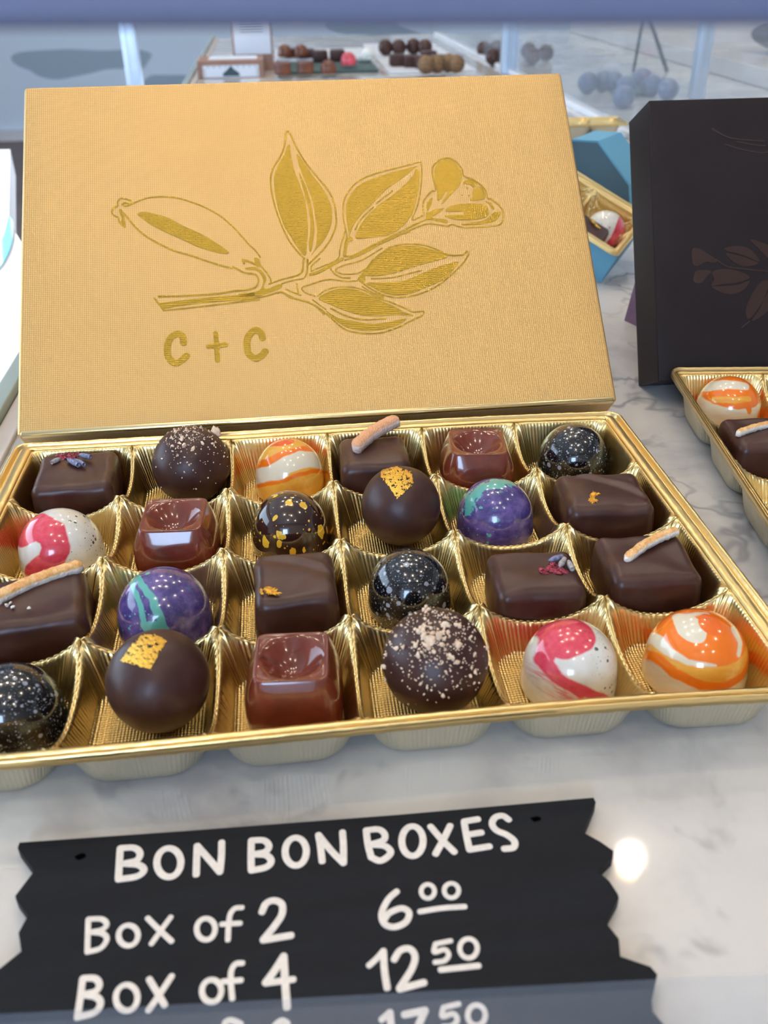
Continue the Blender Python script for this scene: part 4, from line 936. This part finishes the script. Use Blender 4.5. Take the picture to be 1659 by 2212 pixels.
# posts and glass
PW = 15
for i, (px_, y_, w_, lab) in enumerate([((292, 175), 1268, 23, 'aluminium post left of the brown carton'), ((1098, 158), 1215, 24, 'pale aluminium post in the middle, right of the dark truffles'), ((1503, 212), 914, 17, 'bright blue-lit aluminium post right behind the black lid')]):
    p = onz(px_, 0); zb_ = 0 if i else -950
    e = empty('case_post', (p.x, p.y, zb_)); tag(e, lab, 'post')
    box('post_tube', -w_/2, w_/2, -8, 8, 0, 420-zb_, ALU, e, r=1.5); box('post_ridge', -w_*.32, -w_*.12, -9.6, -8, 0, 420-zb_, ALU, e, r=.7); box('post_ridge', w_*.18, w_*.36, -9.6, -8, 0, 420-zb_, ALU, e, r=.7)
GLASS = bpy.data.materials.new('case_glass'); GLASS.use_nodes = True; nt = GLASS.node_tree; nt.nodes.clear()
ou = nt.nodes.new('ShaderNodeOutputMaterial'); tr = nt.nodes.new('ShaderNodeBsdfTransparent'); gl = nt.nodes.new('ShaderNodeBsdfGlossy'); df = nt.nodes.new('ShaderNodeBsdfDiffuse'); m1 = nt.nodes.new('ShaderNodeMixShader'); m2 = nt.nodes.new('ShaderNodeMixShader'); fr = nt.nodes.new('ShaderNodeFresnel')
fr.inputs[0].default_value = 1.07; gl.inputs['Roughness'].default_value = 0.02; gl.inputs[0].default_value = (.9, .95, 1, 1); df.inputs[0].default_value = lin(222, 224, 228)
tr.inputs[0].default_value = (.93, .96, .98, 1); m1.inputs[0].default_value = 0.06; nt.links.new(tr.outputs[0], m1.inputs[1]); nt.links.new(gl.outputs[0], m1.inputs[2]); m2.inputs[0].default_value = 0.09  # diffuse share paints the haze of reflections onto the pane
nt.links.new(m1.outputs[0], m2.inputs[1]); nt.links.new(df.outputs[0], m2.inputs[2]); nt.links.new(m2.outputs[0], ou.inputs[0])
gp = empty('glass_partition', (350, 1300, 0)); tag(gp, 'hazy glass partition on a white rail crossing the counter behind the gold lid', 'glass panel')
box('glass_pane', -2, 2, -1100, 640, 6, 400, GLASS, gp, r=.3, n=1); box('bottom_rail', -7, 7, -1100, 640, 0, 6, WHITE, gp, r=.8)
# marble shelf with a loaf at far right
SL = grainy('shelf_stone', (190, 184, 178), 0.35, ns=0.01, amt=0.08)
o = box('stone_shelf', 640, 1180, 800, 1900, 0.5, 24, SL, r=1.5); tag(o, 'thick grey stone shelf at the far right holding a dark loaf', 'shelf')
LOAF = grainy('dark_crust', (48, 40, 46), 0.42, ns=0.03, amt=0.3, bump=0.8)
bm = bmesh.new(); bmesh.ops.create_uvsphere(bm, u_segments=48, v_segments=32, radius=1)
vs = [Vector((v.co.x*115, v.co.y*48, max(v.co.z*34*(1+.16*math.sin(v.co.x*3.3+.5)), -22))) for v in bm.verts]; fs = [tuple(q.index for q in f.verts) for f in bm.faces]; bm.free()
o = mesh('loaf', noisy(vs, 3, .02), fs, LOAF, None, True, (812, 1130, 50.5), (0, 0, -.25)); tag(o, 'dark rounded loaf on the stone shelf at the far right', 'loaf')
BRD = grainy('black_frame', (52, 66, 70), .4)
e = empty('easel_frame', (560, 1170, 0)); tag(e, 'thin dark angled frame seen through the glass beside the blue-lit post', 'frame')
mesh('upright', *join([(lambda vf: ([Vector((p.x, p.z, p.y)) for p in vf[0]], vf[1]))(ribbon([(-30, 2), (-24, 90)], 4, 4))]), BRD, e, False)
mesh('brace', *join([(lambda vf: ([Vector((p.x, p.z, p.y)) for p in vf[0]], vf[1]))(ribbon([(-24, 90), (22, 2)], 5, 4))]), BRD, e, False)
# display boards and the small bonbons on them
BOARD = plainmat('green_slate', (62, 86, 84), 0.5)
def bconv(x0, x1, y0, y1, z1, lab, mat=BOARD): o = box('display_board', x0, x1, y0, y1, 0.2, z1, mat, r=.6, n=1); tag(o, lab, 'board'); return o
bconv(-8, 150, 1262, 1400, 5, 'dark green slate board under the left cluster of far bonbons')
bconv(165, 300, 1240, 1700, 4, 'white display board under the long row of far truffles', WHITE)
dm_v, dm_f = revolve([(0.001, 0), (12, 0), (12.6, 1), (12.4, 5)]+[(max(.001, 12.4*math.cos(math.pi/2*i/10)), 5.5+13*math.sin(math.pi/2*i/10)) for i in range(11)], 28)
sq_v, sq_f = rbox(25, 25, 17, 3, 3, 2)
tr_bm = bmesh.new(); bmesh.ops.create_uvsphere(tr_bm, u_segments=28, v_segments=18, radius=13); tr_v = [v.co+Vector((0, 0, 12.8)) for v in tr_bm.verts]; tr_f = [tuple(q.index for q in f.verts) for f in tr_bm.faces]; tr_bm.free()
REDM = grainy('red_white_shell', (212, 84, 96), .3, ns=.05, amt=.5); WHM = grainy('white_shell', (222, 224, 218), .3); BRM = grainy('brown_shell', (108, 62, 42), .25, ns=.05, amt=.4); NUTTY = grainy('cocoa_nib_coat', (120, 92, 62), .7, ns=.3, amt=.5)
cache = {}
def small(kind, mat, px_, z, lab, grp, cat='bonbon'):
    p = onz(px_, z); key = (kind, mat.m.name)
    if key not in cache:
        v, f = dict(d=(dm_v, dm_f), s=(sq_v, sq_f), t=(tr_v, tr_f))[kind]; o = mesh('truffle' if kind == 't' else 'bonbon', v, f, mat, None, True); cache[key] = o
    else: o = cache[key].copy(); COL.objects.link(o)
    o.location = Vector((p.x, p.y, z))*S; tag(o, lab, cat, grp); return o
for q, k, m_ in [((611,160),'s',BRM), ((660,158),'s',BRM), ((710,158),'d',BRM), ((634,128),'s',DARK), ((665,130),'s',DARK), ((692,133),'s',DARK), ((729,131),'s',DARK)]:
    small(k, m_, q, 5.1, 'small dark square chocolate on the far green slate board', 'small chocolates on the far green board')
for q in [(616, 122), (651, 122)]: small('d', BRM, (q[0], q[1]-0), 12, 'small brown dome bonbon at the back of the green slate board', 'brown domes at the back of the green board')
bconv(-8, 150, 1400, 1560, 9, 'pale board behind the green slate, under the rear far bonbons', WHITE)
o = small('d', REDM, (753, 140), 9.2, 'small red and white bonbon on the far boards', None); o = small('d', WHM, (795, 128), 9.2, 'small white bonbon on the far boards', None)
for q in [(833,112),(862,112),(893,110),(918,112),(858,134),(888,136),(912,138),(926,126),(945,136)]:
    small('t' if q[1] < 125 else 's', DARK, (q[0], q[1]+8), 4.1, 'small dark chocolate in the long far cluster right of centre', 'dark chocolates in the long far cluster')
for q in [(920,160),(944,158),(968,156),(985,158)]: small('t', NUTTY, q, 4.1, 'small golden-brown truffle at the near end of the long far cluster', 'golden-brown truffles at the near end of the far cluster')
for q in [(1045,112),(1072,110),(1065,130),(1140,115),(1150,128),(1178,120)]: small('t', DARK, (q[0], q[1]+12), .2, 'dark truffle standing in for a reflection in the hazy glass near the middle post', 'truffles standing in for reflections by the middle post')  # solid truffles put in for bonbons mirrored in the glass
GHOST = grainy('ghost_reflection_blue', (88, 104, 132), .3, ns=.02, amt=.25)  # blue-tinted truffles take the place of ghost reflections in the glass
for q in [(1268,190),(1300,186),(1322,186),(1350,198),(1385,180),(1405,196),(1440,205),(1345,222)]: small('t', GHOST, (q[0], q[1]+12), .2, 'bluish truffle standing in for a reflection in the hazy glass, left of the blue-lit post', 'bluish stand-ins for reflections in the hazy glass')
o = box('slate_tile', 428, 474, 930, 965, .2, 5, BOARD, r=.8); tag(o, 'small dark green tile on the counter behind the glass', 'tile')
# ------------------------------------------------------------------ case parts close to the camera
RAILM = grainy('mauve_rail_paint', (112, 120, 150), 0.5, ns=.02, amt=.04)
rl = box('front_rail', -330, 330, 0, 8, 0, 9, RAILM, r=1.2, loc=(0, -235, 168.6), rot=(0, math.radians(0.9), 0)); tag(rl, 'blurred mauve-blue rail of the display case across the top of the view', 'rail')
# small ceiling spotlights; those over the front include added fill lamps
GLOW = bpy.data.materials.new('lamp_glow'); GLOW.use_nodes = True; b_ = GLOW.node_tree.nodes['Principled BSDF']; b_.inputs['Emission Color'].default_value = (1, .86, .66, 1); b_.inputs['Emission Strength'].default_value = 40
BRASS = plainmat('brass_cap', (170, 140, 80), .3, 1.0)
spv, spf = revolve([(0.001, 0), (30, 0), (30, -6), (.001, -6)], 24)
for i, (x_, y_) in enumerate(SPOTS):
    e = empty('ceiling_spotlight', (x_, y_, 2198)); tag(e, 'small round warm ceiling spotlight, the frontmost ones added as fill light', 'lamp', 'ceiling spotlights'); mesh('lens', spv, spf, GLOW, e, False)
    pl_ = bpy.data.lights.new('spot_lamp', 'POINT'); pl_.energy = SPOT_W; pl_.color = (1.0, 0.85, 0.67); pl_.shadow_soft_size = 0.035; po = bpy.data.objects.new('spot_lamp', pl_); COL.objects.link(po); po.location = (x_*S, y_*S, 2.14)
    v, f = revolve([(31, 1), (44, 1), (44, -8), (31, -8)], 24); mesh('ring', v, f[:-2], BRASS, e, False)

# added hazy strip standing in for the sky reflection in the case glass
REFL = bpy.data.materials.new('reflection_haze'); REFL.use_nodes = True; nt = REFL.node_tree; nt.nodes.clear()
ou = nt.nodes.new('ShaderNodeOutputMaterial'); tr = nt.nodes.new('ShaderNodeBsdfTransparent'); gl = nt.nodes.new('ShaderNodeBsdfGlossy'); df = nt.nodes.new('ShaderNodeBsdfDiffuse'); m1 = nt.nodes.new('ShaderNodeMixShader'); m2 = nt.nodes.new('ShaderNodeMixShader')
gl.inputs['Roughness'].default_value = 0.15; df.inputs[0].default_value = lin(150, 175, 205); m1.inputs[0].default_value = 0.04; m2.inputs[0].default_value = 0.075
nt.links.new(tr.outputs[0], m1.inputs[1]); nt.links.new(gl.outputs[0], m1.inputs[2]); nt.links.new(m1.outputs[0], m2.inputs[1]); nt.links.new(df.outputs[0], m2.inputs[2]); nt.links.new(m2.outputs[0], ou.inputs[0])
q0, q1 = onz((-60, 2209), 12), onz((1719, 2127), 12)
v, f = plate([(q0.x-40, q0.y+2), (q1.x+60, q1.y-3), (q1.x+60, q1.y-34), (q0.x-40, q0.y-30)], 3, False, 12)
o = mesh('reflection_strip', v, f, REFL, None, False); tag(o, 'bluish haze strip standing in for a glass reflection, crossing the bottom of the view over the sign', 'strip')
for x_ in (q0.x-36, q1.x+56): o = mesh('strip_foot', *plate([(x_-4, q0.y-28), (x_+4, q0.y-28), (x_+4, q0.y-8), (x_-4, q0.y-8)], 12, False, 0), REFL, None, False); o.parent = bpy.data.objects['reflection_strip']
